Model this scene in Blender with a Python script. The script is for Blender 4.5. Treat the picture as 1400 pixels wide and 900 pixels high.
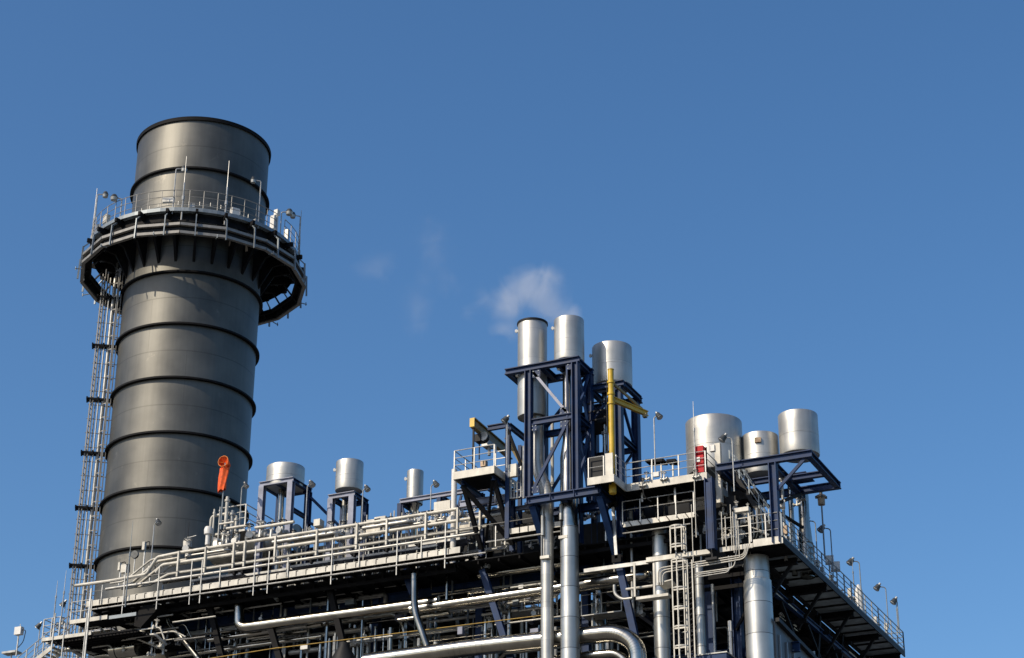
import bpy, math, random
from mathutils import Vector, Matrix
random.seed(7)
R = math.radians
S = bpy.context.scene
for o in list(bpy.data.objects): bpy.data.objects.remove(o)

# ---------------------------------------------------------------- camera
FPX, PITCH, ROLL, YAW = 2705.9, R(24.839), R(.37887), R(25.384)
fh = Vector((-math.sin(YAW), math.cos(YAW), 0)); rt0 = Vector((math.cos(YAW), math.sin(YAW), 0)); zz = Vector((0, 0, 1))
CD = fh*math.cos(PITCH)+zz*math.sin(PITCH); u0 = zz*math.cos(PITCH)-fh*math.sin(PITCH)
CR = rt0*math.cos(ROLL)+u0*math.sin(ROLL); CU = u0*math.cos(ROLL)-rt0*math.sin(ROLL)
CAM = Vector((0, 0, 1.7))
cam = bpy.data.cameras.new('camera'); co = bpy.data.objects.new('camera', cam); S.collection.objects.link(co)
m = Matrix((CR, CU, -CD)).transposed().to_4x4(); m.translation = CAM; co.matrix_world = m
cam.sensor_width = 36; cam.lens = FPX/1400*36; cam.clip_start = .5; cam.clip_end = 20000
S.camera = co

# ---------------------------------------------------------------- light
SUN_EL = R(38)
sv = Vector((-.49*math.cos(SUN_EL), -.872*math.cos(SUN_EL), math.sin(SUN_EL))).normalized()   # towards the sun
w = bpy.data.worlds.new('World'); S.world = w; w.use_nodes = True
nt = w.node_tree; nt.nodes.clear()
sky = nt.nodes.new('ShaderNodeTexSky'); sky.sky_type = 'NISHITA'; sky.sun_disc = False
sky.sun_elevation = SUN_EL; sky.sun_rotation = math.atan2(sv.x, sv.y)
sky.air_density = 1.0; sky.dust_density = 1.5; sky.ozone_density = 4.0
bg = nt.nodes.new('ShaderNodeBackground'); bg.inputs[1].default_value = .147
out = nt.nodes.new('ShaderNodeOutputWorld')
hs_ = nt.nodes.new('ShaderNodeHueSaturation'); hs_.inputs['Saturation'].default_value = 1.18; hs_.inputs['Hue'].default_value = .499
nt.links.new(sky.outputs[0], hs_.inputs['Color']); nt.links.new(hs_.outputs[0], bg.inputs[0]); nt.links.new(bg.outputs[0], out.inputs[0])
sl = bpy.data.lights.new('sun', 'SUN'); sl.energy = 4.6; sl.angle = R(.5); sl.color = (1, .865, .68)
so = bpy.data.objects.new('sun', sl); S.collection.objects.link(so)
so.rotation_euler = (-sv).to_track_quat('-Z', 'Y').to_euler()
S.view_settings.view_transform = 'Standard'; S.view_settings.look = 'None'
S.cycles.volume_bounces = 4; S.view_settings.gamma = 1; S.view_settings.exposure = 0.0

# ---------------------------------------------------------------- pixel -> point on a named plane of the plant
def ray(x, y): return CD+CR*((x-700)/FPX)+CU*((450-y)/FPX)
def P(x, y, Y=None, X=None, Z=None):
    r = ray(x, y)
    t = Y/r.y if Y is not None else (X/r.x if X is not None else (Z-1.7)/r.z)
    return CAM+r*t
def PR(p, px):                       # metres spanned by px pixels at point p
    return px*((Vector(p)-CAM).dot(CD))/FPX
def py_of(p):
    q = Vector(p)-CAM; z = q.dot(CD); return 450-FPX*q.dot(CU)/z
def px_of(p):
    q = Vector(p)-CAM; z = q.dot(CD); return 700+FPX*q.dot(CR)/z
def Zat(X, Y, y):                    # height of the point above (X, Y) that shows on image row y
    a, b = 0., 120.
    for _ in range(50):
        c = (a+b)/2
        if py_of((X, Y, c)) > y: a = c
        else: b = c
    return a

# ---------------------------------------------------------------- materials
def mat(name, col, metal=0., rough=.5, var=.12, vscale=1.5, rvar=.1, bump=0., streak=0., seams=None, spec=.5, col2=None):
    m = bpy.data.materials.new(name); m.use_nodes = True
    n = m.node_tree.nodes; L = m.node_tree.links; b = n['Principled BSDF']
    b.inputs['Metallic'].default_value = metal; b.inputs['Specular IOR Level'].default_value = spec
    tc = n.new('ShaderNodeNewGeometry')
    mp = n.new('ShaderNodeMapping'); L.new(tc.outputs['Position'], mp.inputs[0])
    nz = n.new('ShaderNodeTexNoise'); nz.inputs['Scale'].default_value = vscale; nz.inputs['Detail'].default_value = 6
    L.new(mp.outputs[0], nz.inputs['Vector'])
    ra = n.new('ShaderNodeMapRange'); ra.inputs[1].default_value = .3; ra.inputs[2].default_value = .7
    L.new(nz.outputs[0], ra.inputs[0])
    mx = n.new('ShaderNodeMix'); mx.data_type = 'RGBA'
    c2 = col2 or tuple(c*(1-2*var) for c in col)
    mx.inputs[6].default_value = (*c2, 1); mx.inputs[7].default_value = (*[min(1, c*(1+var)) for c in col], 1)
    L.new(ra.outputs[0], mx.inputs[0]); last = mx.outputs[2]
    if streak:
        m2 = n.new('ShaderNodeMapping'); m2.inputs['Scale'].default_value = (3, 3, .12); L.new(tc.outputs['Position'], m2.inputs[0])
        n2 = n.new('ShaderNodeTexNoise'); n2.inputs['Scale'].default_value = 1.6; n2.inputs['Detail'].default_value = 4; L.new(m2.outputs[0], n2.inputs['Vector'])
        r2 = n.new('ShaderNodeMapRange'); r2.inputs[1].default_value = .4; r2.inputs[2].default_value = .75; r2.inputs[3].default_value = 1; r2.inputs[4].default_value = 1-streak
        L.new(n2.outputs[0], r2.inputs[0])
        mm = n.new('ShaderNodeMix'); mm.data_type = 'RGBA'; mm.blend_type = 'MULTIPLY'; mm.inputs[0].default_value = 1
        L.new(last, mm.inputs[6]); L.new(r2.outputs[0], mm.inputs[7]); last = mm.outputs[2]
    L.new(last, b.inputs['Base Color'])
    rr = n.new('ShaderNodeMapRange'); rr.inputs[3].default_value = max(.05, rough-rvar); rr.inputs[4].default_value = min(1, rough+rvar)
    L.new(nz.outputs[0], rr.inputs[0]); L.new(rr.outputs[0], b.inputs['Roughness'])
    if bump:
        bp = n.new('ShaderNodeBump'); bp.inputs['Strength'].default_value = bump; bp.inputs['Distance'].default_value = .05
        n3 = n.new('ShaderNodeTexNoise'); n3.inputs['Scale'].default_value = vscale*1.3; n3.inputs['Detail'].default_value = 2
        L.new(mp.outputs[0], n3.inputs['Vector']); L.new(n3.outputs[0], bp.inputs['Height']); L.new(bp.outputs[0], b.inputs['Normal'])
    return m
M = {}
M['galv'] = mat('galvanised_steel', (.36, .36, .34), .45, .42, .18, 2.5)
M['cream'] = mat('pale_painted_steel', (.52, .50, .44), .1, .5, .16, 1.6, streak=.18)
M['rail'] = mat('galvanised_rail', (.40, .40, .38), .45, .42, .14, 4)
M['railgrey'] = mat('weathered_rail', (.20, .23, .25), .4, .5, .1, 4)
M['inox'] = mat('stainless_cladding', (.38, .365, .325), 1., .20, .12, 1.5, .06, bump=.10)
M['inoxdark'] = mat('dark_cladding', (.27, .26, .23), 1., .24, .14, 1.2, .08, bump=.1)  # darker copy of the stainless cladding
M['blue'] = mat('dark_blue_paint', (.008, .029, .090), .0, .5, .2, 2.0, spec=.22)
M['bluel'] = mat('sunlit_blue_paint', (.19, .21, .29), .0, .45, .18, 2.0)  # lighter copy of the dark blue, sunlight put into the colour
M['black'] = mat('black_steel', (.009, .009, .010), .0, .7, .2, 3, spec=.12)
M['dark'] = mat('dark_steel', (.016, .017, .019), .0, .6, .2, 2, spec=.2)
M['soffit'] = mat('deck_grating', (.014, .015, .017), .0, .8, .3, 6, spec=.1)
M['soffitb'] = mat('deck_plate_grey', (.34, .41, .45), .0, .6, .2, 2)
M['sidewall'] = mat('side_sheet', (.075, .082, .09), .1, .5, .25, .6, streak=.3)
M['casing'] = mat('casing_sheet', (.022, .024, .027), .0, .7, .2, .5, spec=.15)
M['yellow'] = mat('yellow_paint', (.55, .36, .02), .0, .42, .15, 2)
M['yellowd'] = mat('faded_yellow_paint', (.26, .19, .06), .0, .5, .2, 2)
M['red'] = mat('red_paint', (.42, .004, .012), .0, .5, .08, 3, spec=.2)
M['ring'] = mat('weathered_ring_steel', (.22, .215, .20), .15, .5, .12, 3)
M['orange'] = mat('orange_cloth', (.80, .10, .008), .0, .7, .2, 5)
M['orangel'] = mat('bleached_orange_cloth', (.75, .22, .03), .0, .7, .2, 5)
M['white'] = mat('white_paint', (.62, .61, .58), .0, .45, .06, 2)
M['hood'] = mat('lamp_housing', (.06, .065, .065), .3, .4, .2, 5)
M['glass'] = mat('lamp_glass', (.35, .36, .36), .0, .15, .05, 5)
M['tan'] = mat('tan_enamel', (.30, .21, .13), .2, .45, .2, 5)
M['brass'] = mat('yellow_gas_line', (.26, .17, .03), .3, .4, .15, 4)
M['ground'] = mat('gravel_ground', (.13, .125, .115), 0, .9, .3, .2)

# stack paint: dark, satin, with patchy scuffs, weld seams every half band and staggered vertical joints
def stack_mat():
    m = mat('stack_paint', (.122, .120, .108), .70, .50, .16, .40, .07, bump=.10, streak=.10)
    n = m.node_tree.nodes; L = m.node_tree.links; b = n['Principled BSDF']
    src = b.inputs['Base Color'].links[0].from_socket
    g = n.new('ShaderNodeNewGeometry'); sx = n.new('ShaderNodeSeparateXYZ'); L.new(g.outputs['Position'], sx.inputs[0])
    def math_(op, a, v=None, c=None):
        k = n.new('ShaderNodeMath'); k.operation = op
        for i, q in enumerate((a, v, c)):
            if q is None: continue
            if isinstance(q, (int, float)): k.inputs[i].default_value = q
            else: L.new(q, k.inputs[i])
        return k.outputs[0]
    zr = math_('DIVIDE', math_('SUBTRACT', sx.outputs[2], 41.06), 3.83)
    fz = math_('FRACT', zr); seam = math_('LESS_THAN', math_('ABSOLUTE', math_('SUBTRACT', fz, .5)), .010)
    band = math_('FLOOR', math_('ADD', zr, .5))
    an = math_('ARCTAN2', math_('SUBTRACT', sx.outputs[1], STK.y), math_('SUBTRACT', sx.outputs[0], STK.x))
    fa = math_('FRACT', math_('ADD', math_('MULTIPLY', an, 4/6.2832), math_('MULTIPLY', band, .37)))
    vs = math_('LESS_THAN', math_('ABSOLUTE', math_('SUBTRACT', fa, .5)), .0016)
    line = math_('MAXIMUM', seam, vs)
    nz = n.new('ShaderNodeTexNoise'); nz.inputs['Scale'].default_value = .22; nz.inputs['Detail'].default_value = 8; nz.inputs['Roughness'].default_value = .7
    L.new(g.outputs['Position'], nz.inputs['Vector'])
    sc = n.new('ShaderNodeMapRange'); sc.inputs[1].default_value = .61; sc.inputs[2].default_value = .68; L.new(nz.outputs[0], sc.inputs[0])
    mx = n.new('ShaderNodeMix'); mx.data_type = 'RGBA'; L.new(math_('MULTIPLY', sc.outputs[0], .4), mx.inputs[0]); L.new(src, mx.inputs[6]); mx.inputs[7].default_value = (.28, .26, .22, 1)
    m2 = n.new('ShaderNodeMix'); m2.data_type = 'RGBA'; L.new(math_('MULTIPLY', line, .45), m2.inputs[0]); L.new(mx.outputs[2], m2.inputs[6]); m2.inputs[7].default_value = (.05, .048, .042, 1)
    L.new(m2.outputs[2], b.inputs['Base Color'])
    return m
# cladding with a joint every so many metres of height
def clad_mat(name, base, step, metal, rough, lw=.035, lc=(.10, .10, .10)):
    m = mat(name, base, metal, rough, .09, .9, .06, bump=.12, streak=.12)
    n = m.node_tree.nodes; L = m.node_tree.links; b = n['Principled BSDF']
    src = b.inputs['Base Color'].links[0].from_socket
    g = n.new('ShaderNodeNewGeometry'); sx = n.new('ShaderNodeSeparateXYZ'); L.new(g.outputs['Position'], sx.inputs[0])
    a = n.new('ShaderNodeMath'); a.operation = 'DIVIDE'; L.new(sx.outputs[2], a.inputs[0]); a.inputs[1].default_value = step
    f = n.new('ShaderNodeMath'); f.operation = 'FRACT'; L.new(a.outputs[0], f.inputs[0])
    l = n.new('ShaderNodeMath'); l.operation = 'LESS_THAN'; L.new(f.outputs[0], l.inputs[0]); l.inputs[1].default_value = lw/step
    fl = n.new('ShaderNodeMath'); fl.operation = 'FLOOR'; L.new(a.outputs[0], fl.inputs[0])
    wn = n.new('ShaderNodeTexWhiteNoise'); wn.noise_dimensions = '1D'; L.new(fl.outputs[0], wn.inputs['W'])
    r = n.new('ShaderNodeMapRange'); r.inputs[3].default_value = .86; r.inputs[4].default_value = 1.0; L.new(wn.outputs[0], r.inputs[0])
    m1 = n.new('ShaderNodeMix'); m1.data_type = 'RGBA'; m1.blend_type = 'MULTIPLY'; m1.inputs[0].default_value = 1; L.new(src, m1.inputs[6]); L.new(r.outputs[0], m1.inputs[7])
    m2 = n.new('ShaderNodeMix'); m2.data_type = 'RGBA'; L.new(l.outputs[0], m2.inputs[0]); L.new(m1.outputs[2], m2.inputs[6]); m2.inputs[7].default_value = (*lc, 1)
    L.new(m2.outputs[2], b.inputs['Base Color'])
    return m
STK = Vector((-72.2, 101, 0)); STR = 4.6
M['stack'] = stack_mat()
M['alu'] = clad_mat('aluminium_cladding', (.49, .485, .455), 1.75, .75, .47, lw=.018, lc=(.30, .30, .29))
M['clad'] = clad_mat('banded_cladding', (.50, .50, .47), 1.62, .8, .38)

# ---------------------------------------------------------------- mesh builder
class MB:
    def __init__(s): s.v = []; s.f = []; s.sm = []
    def _add(s, vs, fs, smooth=False):
        k = len(s.v); s.v += [tuple(v) for v in vs]; s.f += [tuple(i+k for i in f) for f in fs]; s.sm += [smooth]*len(fs) if isinstance(smooth, bool) else smooth
        return s
    def box(s, c, size, rz=0):
        c = Vector(c); hx, hy, hz = [q/2 for q in size]; cs, sn = math.cos(rz), math.sin(rz)
        vs = [c+Vector((x*cs-y*sn, x*sn+y*cs, z)) for x in (-hx, hx) for y in (-hy, hy) for z in (-hz, hz)]
        return s._add(vs, [(0, 1, 3, 2), (4, 6, 7, 5), (0, 4, 5, 1), (2, 3, 7, 6), (0, 2, 6, 4), (1, 5, 7, 3)])
    def frame(s, p0, p1, up=None):
        d = (Vector(p1)-Vector(p0)).normalized()
        up = Vector(up) if up is not None else (Vector((0, 0, 1)) if abs(d.z) < .9 else Vector((0, 1, 0)))
        x = d.cross(up).normalized(); y = x.cross(d).normalized()
        return x, y
    def bar(s, p0, p1, w, h=None, up=None):
        h = h or w; p0 = Vector(p0); p1 = Vector(p1); x, y = s.frame(p0, p1, up)
        vs = [p+x*a*w/2+y*b*h/2 for p in (p0, p1) for a, b in ((-1, -1), (1, -1), (1, 1), (-1, 1))]
        return s._add(vs, [(3, 2, 1, 0), (4, 5, 6, 7), (0, 1, 5, 4), (1, 2, 6, 5), (2, 3, 7, 6), (3, 0, 4, 7)])
    def ibeam(s, p0, p1, w, h, t=.03, up=None):
        p0 = Vector(p0); p1 = Vector(p1); x, y = s.frame(p0, p1, up); a = w/2; b = h/2; k = t/2
        pr = [(-a, -b), (a, -b), (a, -b+t), (k, -b+t), (k, b-t), (a, b-t), (a, b), (-a, b), (-a, b-t), (-k, b-t), (-k, -b+t), (-a, -b+t)]
        vs = [p+x*q[0]+y*q[1] for p in (p0, p1) for q in pr]; n = 12
        fs = [(i, (i+1) % n, n+(i+1) % n, n+i) for i in range(n)]
        for o, fl in ((0, 1), (n, 0)):
            for q in ((0, 1, 2, 11), (3, 4, 9, 10), (5, 6, 7, 8)):
                q = tuple(i+o for i in q); fs.append(q[::-1] if fl else q)
        return s._add(vs, fs)
    def tube(s, pts, r, n=12, bend=0, cap=True, r2=None):
        pts = [Vector(p) for p in pts]
        if bend and len(pts) > 2:
            o = [pts[0]]
            for i in range(1, len(pts)-1):
                a, b, c = pts[i-1], pts[i], pts[i+1]
                k = min(bend, (a-b).length*.48, (c-b).length*.48)
                s0 = b+(a-b).normalized()*k; s1 = b+(c-b).normalized()*k
                for j in range(7):
                    t = j/6; o.append(s0*(1-t)**2+b*2*t*(1-t)+s1*t*t)
            pts = o+[pts[-1]]
        up = None; rings = []
        x = None
        for i, p in enumerate(pts):
            d = (pts[min(i+1, len(pts)-1)]-pts[max(i-1, 0)]).normalized()
            if x is None:
                u = Vector((0, 0, 1)) if abs(d.z) < .9 else Vector((0, 1, 0)); x = d.cross(u).normalized()
            else: x = (x-d*x.dot(d)).normalized()
            y = d.cross(x)
            rr = r if r2 is None else r+(r2-r)*i/(len(pts)-1)
            rings.append([p+x*math.cos(2*math.pi*k/n)*rr+y*math.sin(2*math.pi*k/n)*rr for k in range(n)])
        vs = [v for q in rings for v in q]; fs = []; sm = []
        for i in range(len(rings)-1):
            for k in range(n):
                fs.append((i*n+k, i*n+(k+1) % n, (i+1)*n+(k+1) % n, (i+1)*n+k)); sm.append(n > 5)
        if cap:
            fs.append(tuple(range(n))[::-1]); fs.append(tuple((len(rings)-1)*n+k for k in range(n))); sm += [False, False]
        return s._add(vs, fs, sm)
    def lathe(s, c, prof, n=48, flat=False, a0=0, a1=2*math.pi):
        c = Vector(c); full = abs(a1-a0-2*math.pi) < 1e-6; m_ = n if full else n+1
        vs = [c+Vector((r*math.cos(a0+(a1-a0)*k/n), r*math.sin(a0+(a1-a0)*k/n), z)) for r, z in prof for k in range(m_)]
        fs = []
        for i in range(len(prof)-1):
            for k in range(n):
                k2 = (k+1) % m_ if full else k+1
                fs.append((i*m_+k, i*m_+k2, (i+1)*m_+k2, (i+1)*m_+k))
        return s._add(vs, fs, not flat)
    def prism(s, pts, z0, z1):
        n = len(pts); vs = [(x, y, z0) for x, y in pts]+[(x, y, z1) for x, y in pts]
        return s._add(vs, [tuple(range(n))[::-1], tuple(range(n, 2*n))]+[(i, (i+1) % n, n+(i+1) % n, n+i) for i in range(n)])
    def plate(s, quad, t, nrm):
        q = [Vector(p) for p in quad]; nv = Vector(nrm)*t; n = len(q)
        return s._add(q+[p+nv for p in q], [tuple(range(n))[::-1], tuple(range(n, 2*n))]+[(i, (i+1) % n, n+(i+1) % n, n+i) for i in range(n)])
    def build(s, name, material, parent=None, label=None):
        me = bpy.data.meshes.new(name); me.from_pydata(s.v, [], s.f); me.materials.append(M[material] if isinstance(material, str) else material)
        me.polygons.foreach_set('use_smooth', s.sm); 
        if any(s.sm):
            try: me.set_sharp_from_angle(angle=R(40))
            except Exception: pass
        me.update()
        o = bpy.data.objects.new(name, me); S.collection.objects.link(o)
        if parent: 
            o.parent = parent; o.matrix_parent_inverse = parent.matrix_world.inverted() if parent.type != 'EMPTY' else Matrix.Translation(-world_loc(parent))
        if label: o['label'] = label
        return o
LOC = {}
def world_loc(o): return LOC.get(o.name, Vector((0, 0, 0)))
def thing(name, label, cat, loc, group=None):
    o = bpy.data.objects.new(name, None); S.collection.objects.link(o); o.location = loc; o.empty_display_size = .5
    LOC[o.name] = Vector(loc); o['label'] = label; o['category'] = cat
    if group: o['group'] = group
    o['kind'] = 'thing'
    return o
def tag(o, label, cat, group=None):
    o['label'] = label; o['category'] = cat; o['kind'] = 'thing'
    if group: o['group'] = group
    return o
ORD = ['leftmost', 'second', 'third', 'fourth', 'fifth', 'sixth', 'seventh', 'eighth', 'ninth', 'tenth', 'eleventh', 'twelfth', 'thirteenth', 'fourteenth', 'fifteenth', 'sixteenth', 'seventeenth', 'eighteenth', 'nineteenth', 'twentieth']
def rank(xs, i): return sorted(range(len(xs)), key=lambda k: xs[k]).index(i)
def nth(i, what): return (f'leftmost {what}' if i == 0 else f'{ORD[i]} {what}')

# ---------------------------------------------------------------- shared builders
def railing(parent, pts, h=1.1, sp=1.6, r=.026, mids=(.55,), toe=.0, down=0., mt='rail', closed=False, postr=None, name='handrail', bent=False):
    pts = [Vector(p) for p in pts]
    b = MB()
    q = pts+[pts[0]] if closed else pts
    up = lambda p, k: p+Vector((0, 0, k))
    b.tube([up(p, h) for p in q], r, 6); b.build(name, mt, parent)
    for mh in mids:
        b = MB(); b.tube([up(p, mh*h) for p in q], r*.8, 6); b.build('mid_rail', mt, parent)
    if toe:
        b = MB()
        for i in range(len(q)-1): b.bar(up(q[i], toe/2+.01), up(q[i+1], toe/2+.01), .02, toe)
        b.build('toe_board', mt, parent)
    for i in range(len(q)-1):
        d = q[i+1]-q[i]; n = max(1, round(d.length/sp))
        for k in range(n+(1 if i == len(q)-2 and not closed else 0)):
            p = q[i]+d*k/n
            b = MB(); b.bar(up(p, -down), up(p, h), postr or r*2, up=(1, 0, 0)); b.build('post', mt, parent)
def lamp(x, ytop, ybot, label, Y=None, Z=None, X=None, head=-1, hs=.22, group='floodlights on poles', mt='rail', aim=(0.5, -1), tall=None):
    base = P(x, ybot, Y=Y, Z=Z, X=X); zt = Zat(base.x, base.y, ytop)
    L_ = zt-base.z
    t = thing('lamp_post', label, 'lamp post', base, group)
    top = Vector((base.x, base.y, zt)); ar = Vector((head*.28, -.10*abs(head), 0))
    MB().tube([base, top, top+ar+Vector((0, 0, .04))], .032, 7, bend=.18).build('pole', mt, t)
    c = top+ar*1.35+Vector((0, 0, -.03))
    a = Vector((.55*(1 if head > 0 else -1), -.25, -.8)).normalized()
    b = MB(); b.tube([c-a*.20, c-a*.02, c+a*.10], hs*.55, 12, r2=hs*.80); lh = b.build('lamp_head', 'hood', t)
    b = MB(); b.tube([c+a*.102, c+a*.135], hs*.66, 12).build('lens', 'glass', lh)
    b = MB(); b.tube([c-a*.34, c-a*.19], hs*.30, 10).build('ballast', 'rail', lh)
    return t
def rod(x, ytop, ybot, label, Y=None, Z=None, r=.03, mt='rail'):
    base = P(x, ybot, Y=Y, Z=Z); zt = Zat(base.x, base.y, ytop); h = zt-base.z
    t = thing('lightning_rod', label, 'lightning rod', base, 'lightning rods')
    MB().tube([base, base+Vector((0, 0, h*.6))], r*1.25, 7).build('mast', mt, t)
    MB().tube([base+Vector((0, 0, h*.6)), base+Vector((0, 0, h))], r*.8, 6, r2=r*.4).build('tip', mt, t)
    MB().tube([base+Vector((0, 0, h*.58)), base+Vector((0, 0, h*.63))], r*1.8, 7).build('coupling', mt, t)
def silencer(x, ytop, ybot, wpx, Y, label, mt='alu', rim=False, stem=None, lugs=True, yb_center=True):
    """vertical drum: ytop/ybot are image rows of the centre of the top / bottom circle"""
    p = P(x, ytop, Y=Y); r = PR(p, wpx)/2; z1 = p.z; z0 = Zat(p.x, p.y, ybot)
    t = thing('vent_silencer', label, 'silencer', (p.x, p.y, z0), 'vent silencers on the roof')
    c = Vector((p.x, p.y, 0))
    prof = [(r*.0, z0+.02), (r*.93, z0+.02), (r*.985, z0+.0), (r, z0+.07)]
    for k in range(1, 4): prof.append((r, z0+(z1-z0)*k/4))
    prof += [(r, z1-.03), (r*.985, z1), (r*.93, z1), (r*.93, z1-.8), (0, z1-.8)]
    MB().lathe(c, prof, 56).build('shell', mt, t)
    if rim: MB().lathe(c, [(r*.99, z1-.10), (r*1.06, z1-.09), (r*1.06, z1+.01), (r*.99, z1+.015), (r*.92, z1+.01)], 56).build('rim', 'dark', t)
    zs = z0+(z1-z0)*.45
    MB().lathe(c, [(r*1.001, zs), (r*1.006, zs+.01), (r*1.006, zs+.05), (r*1.001, zs+.06)], 56).build('joint_band', 'alu', t)
    if lugs:
        for a in ((205,) if lugs else ()):
            q = Vector((c.x+(r+.08)*math.cos(R(a)), c.y+(r+.08)*math.sin(R(a)), z1-.45))
            b = MB(); b.box(q, (.16, .07, .12), R(a)); b.tube([q+Vector((0, 0, -.10)), q+Vector((0, 0, .10))], .045, 8); b.build('lifting_lug', 'white', t)
    if stem:
        rs, zb = stem
        MB().lathe(c, [(r*.75, z0), (rs, z0-.5), (rs, zb)], 32).build('stem_pipe', 'inox', t)
    return t, c, r, z0, z1
def pipe(pts, r, label, mt='inox', bend=None, flanges=(), name='pipe', group=None, n=20, cat='pipe', bands=0):
    pts = [Vector(p) for p in pts]
    t = thing(name, label, cat, pts[0], group)
    MB().tube(pts, r, n, bend=bend if bend is not None else r*2.6).build('cladding', mt, t)
    if bands:
        for i in range(len(pts)-1):
            d = pts[i+1]-pts[i]; L_ = d.length
            if L_ < bands: continue
            dn = d.normalized(); k = int((L_-r*5)/bands); 
            for j in range(k+1):
                q = pts[i]+dn*(r*2.6+j*bands+bands*.2)
                MB().tube([q, q+dn*.05], r*1.02, n).build('joint_band', mt, t)
    if bands and r > .16 and len(pts) > 2:
        kk = bend if bend is not None else r*2.6
        for i in range(1, len(pts)-1):
            A_, B_, C_ = pts[i-1], pts[i], pts[i+1]; k_ = min(kk, (A_-B_).length*.48, (C_-B_).length*.48)
            s0 = B_+(A_-B_).normalized()*k_; s1 = B_+(C_-B_).normalized()*k_
            for j in range(1, 8):
                u_ = j/8; q = s0*(1-u_)**2+B_*2*u_*(1-u_)+s1*u_*u_; dn = ((B_-s0)*(1-u_)+(s1-B_)*u_).normalized()
                MB().tube([q-dn*.018, q+dn*.018], r*1.025, n).build('elbow_seam', mt, t)
    for (i, f) in flanges:
        d = pts[i+1]-pts[i]; q = pts[i]+d*f; dn = d.normalized()
        b = MB(); b.tube([q-dn*.07, q-dn*.01], r*1.45, n); b.tube([q+dn*.01, q+dn*.07], r*1.45, n); b.build('flange', 'galv', t)
    return t
def valve(p, s, label, group, rz=0, mt='galv'):
    p = Vector(p); t = thing('gate_valve', label, 'valve', p, group)
    cs, sn = math.cos(rz), math.sin(rz); ax = Vector((cs, sn, 0))
    b = MB(); b.tube([p-ax*.32*s, p+ax*.32*s], .10*s, 10); b.tube([p+Vector((0, 0, -.12*s)), p+Vector((0, 0, .3*s))], .13*s, 10, r2=.08*s)
    b.tube([p-ax*.34*s, p-ax*.27*s], .19*s, 12); b.tube([p+ax*.27*s, p+ax*.34*s], .19*s, 12); b.build('valve_body', mt, t)
    b = MB(); b.tube([p+Vector((0, 0, .3*s)), p+Vector((0, 0, .78*s))], .035*s, 6); b.bar(p+Vector((-.09*s, 0, .3*s)), p+Vector((-.06*s, 0, .6*s)), .03*s); b.bar(p+Vector((.09*s, 0, .3*s)), p+Vector((.06*s, 0, .6*s)), .03*s); st_ = b.build('stem', mt, t)
    b = MB(); hz = p+Vector((0, 0, .62*s))
    ring = [hz+Vector((math.cos(a)*.22*s, math.sin(a)*.22*s, 0)) for a in [k*math.pi/6 for k in range(13)]]
    b.tube(ring, .03*s, 5, cap=False)
    for k in range(4): b.bar(hz, ring[k*3], .03*s)
    b.build('handwheel', 'dark' if random.random() < .5 else mt, st_)
def ladder(t, p0, p1, wdt, side, r=.03, sp=.3, mt='rail', cage=None, cstep=1.2, cdir=None):
    p0, p1, side = Vector(p0), Vector(p1), Vector(side).normalized()
    d = p1-p0; n = int(d.length/sp)
    for sgn in (-1, 1): MB().bar(p0+side*wdt/2*sgn, p1+side*wdt/2*sgn, r*1.6, up=side).build('side_rail', mt, t)
    for k in range(n+1):
        q = p0+d*(k+.5)/(n+1)
        if k < 95: MB().tube([q-side*wdt/2, q+side*wdt/2], r*.7, 5).build('rung', mt, t)
    if cage:
        cd = Vector(cdir).normalized(); arcs = []
        m_ = int(d.length/cstep)
        for k in range(m_+1):
            q = p0+d*(k+.35)/(m_+1)
            pts = [q+side*cage*math.cos(a)*(-1)+cd*(cage*math.sin(a)*1.35+.05) for a in [j*math.pi/10 for j in range(11)]]
            b = MB()
            for i in range(10): b.bar(pts[i], pts[i+1], .02, .07, up=d.normalized())
            b.build('cage_hoop', mt, t)
        for j in (1, 3, 5, 7, 9):
            a = j*math.pi/10; o_ = side*cage*math.cos(a)*(-1)+cd*(cage*math.sin(a)*1.35+.05)
            MB().bar(p0+d*.02+o_, p1+o_, .045, .02, up=cd).build('cage_strap', mt, t)

# ================================================================= GROUND
g = MB(); g._add([(-6000, -6000, 0), (6000, -6000, 0), (6000, 6000, 0), (-6000, 6000, 0)], [(0, 1, 2, 3)])
g = g.build('ground', 'ground'); g['kind'] = 'structure'

# ================================================================= EXHAUST STACK
A_VIEW = math.atan2(-STK.y, -STK.x)                    # direction from stack towards the camera side
def sp(r, a, z): return Vector((STK.x+r*math.cos(a), STK.y+r*math.sin(a), z))
t = thing('exhaust_stack', 'tall dark grey steel exhaust stack with black rings and a railed platform', 'chimney', STK)
ZT = 71.9
b = MB(); b.lathe(STK, [(STR, 0), (STR, 12), (STR, 24), (STR, 36), (STR, 48), (STR, 60), (STR, ZT)], 128); b.build('shell', 'stack', t)
b = MB(); b.lathe(STK, [(STR-.06, ZT), (STR-.06, ZT-6)], 96); b.build('liner', 'black', t)
b = MB(); b.lathe(STK, [(STR-.08, ZT-.02), (STR+.12, ZT-.12), (STR+.14, ZT+.14), (STR-.08, ZT+.18)], 128); b.build('rim', 'black', t)
for z in (68.0, 60.15, 56.35, 52.5, 48.7, 44.9, 41.0, 37.15):
    b = MB(); b.lathe(STK, [(STR-.02, z+.07), (STR+.24, z+.06), (STR+.24, z-.06), (STR-.02, z-.07)], 128); b.build('stiffener_ring', 'black', t)
ZD = 63.5; RD = 7.15; RG = 7.62
b = MB()
for k in range(48):
    a0, a1 = 2*math.pi*k/48, 2*math.pi*(k+1)/48
    q = [sp(STR+.25, a0, ZD), sp(RD, a0, ZD), sp(RD, a1, ZD), sp(STR+.25, a1, ZD)]
    b.plate(q[::-1], .08, (0, 0, -1))
dk = b.build('platform_deck', 'soffitb', t)
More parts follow.
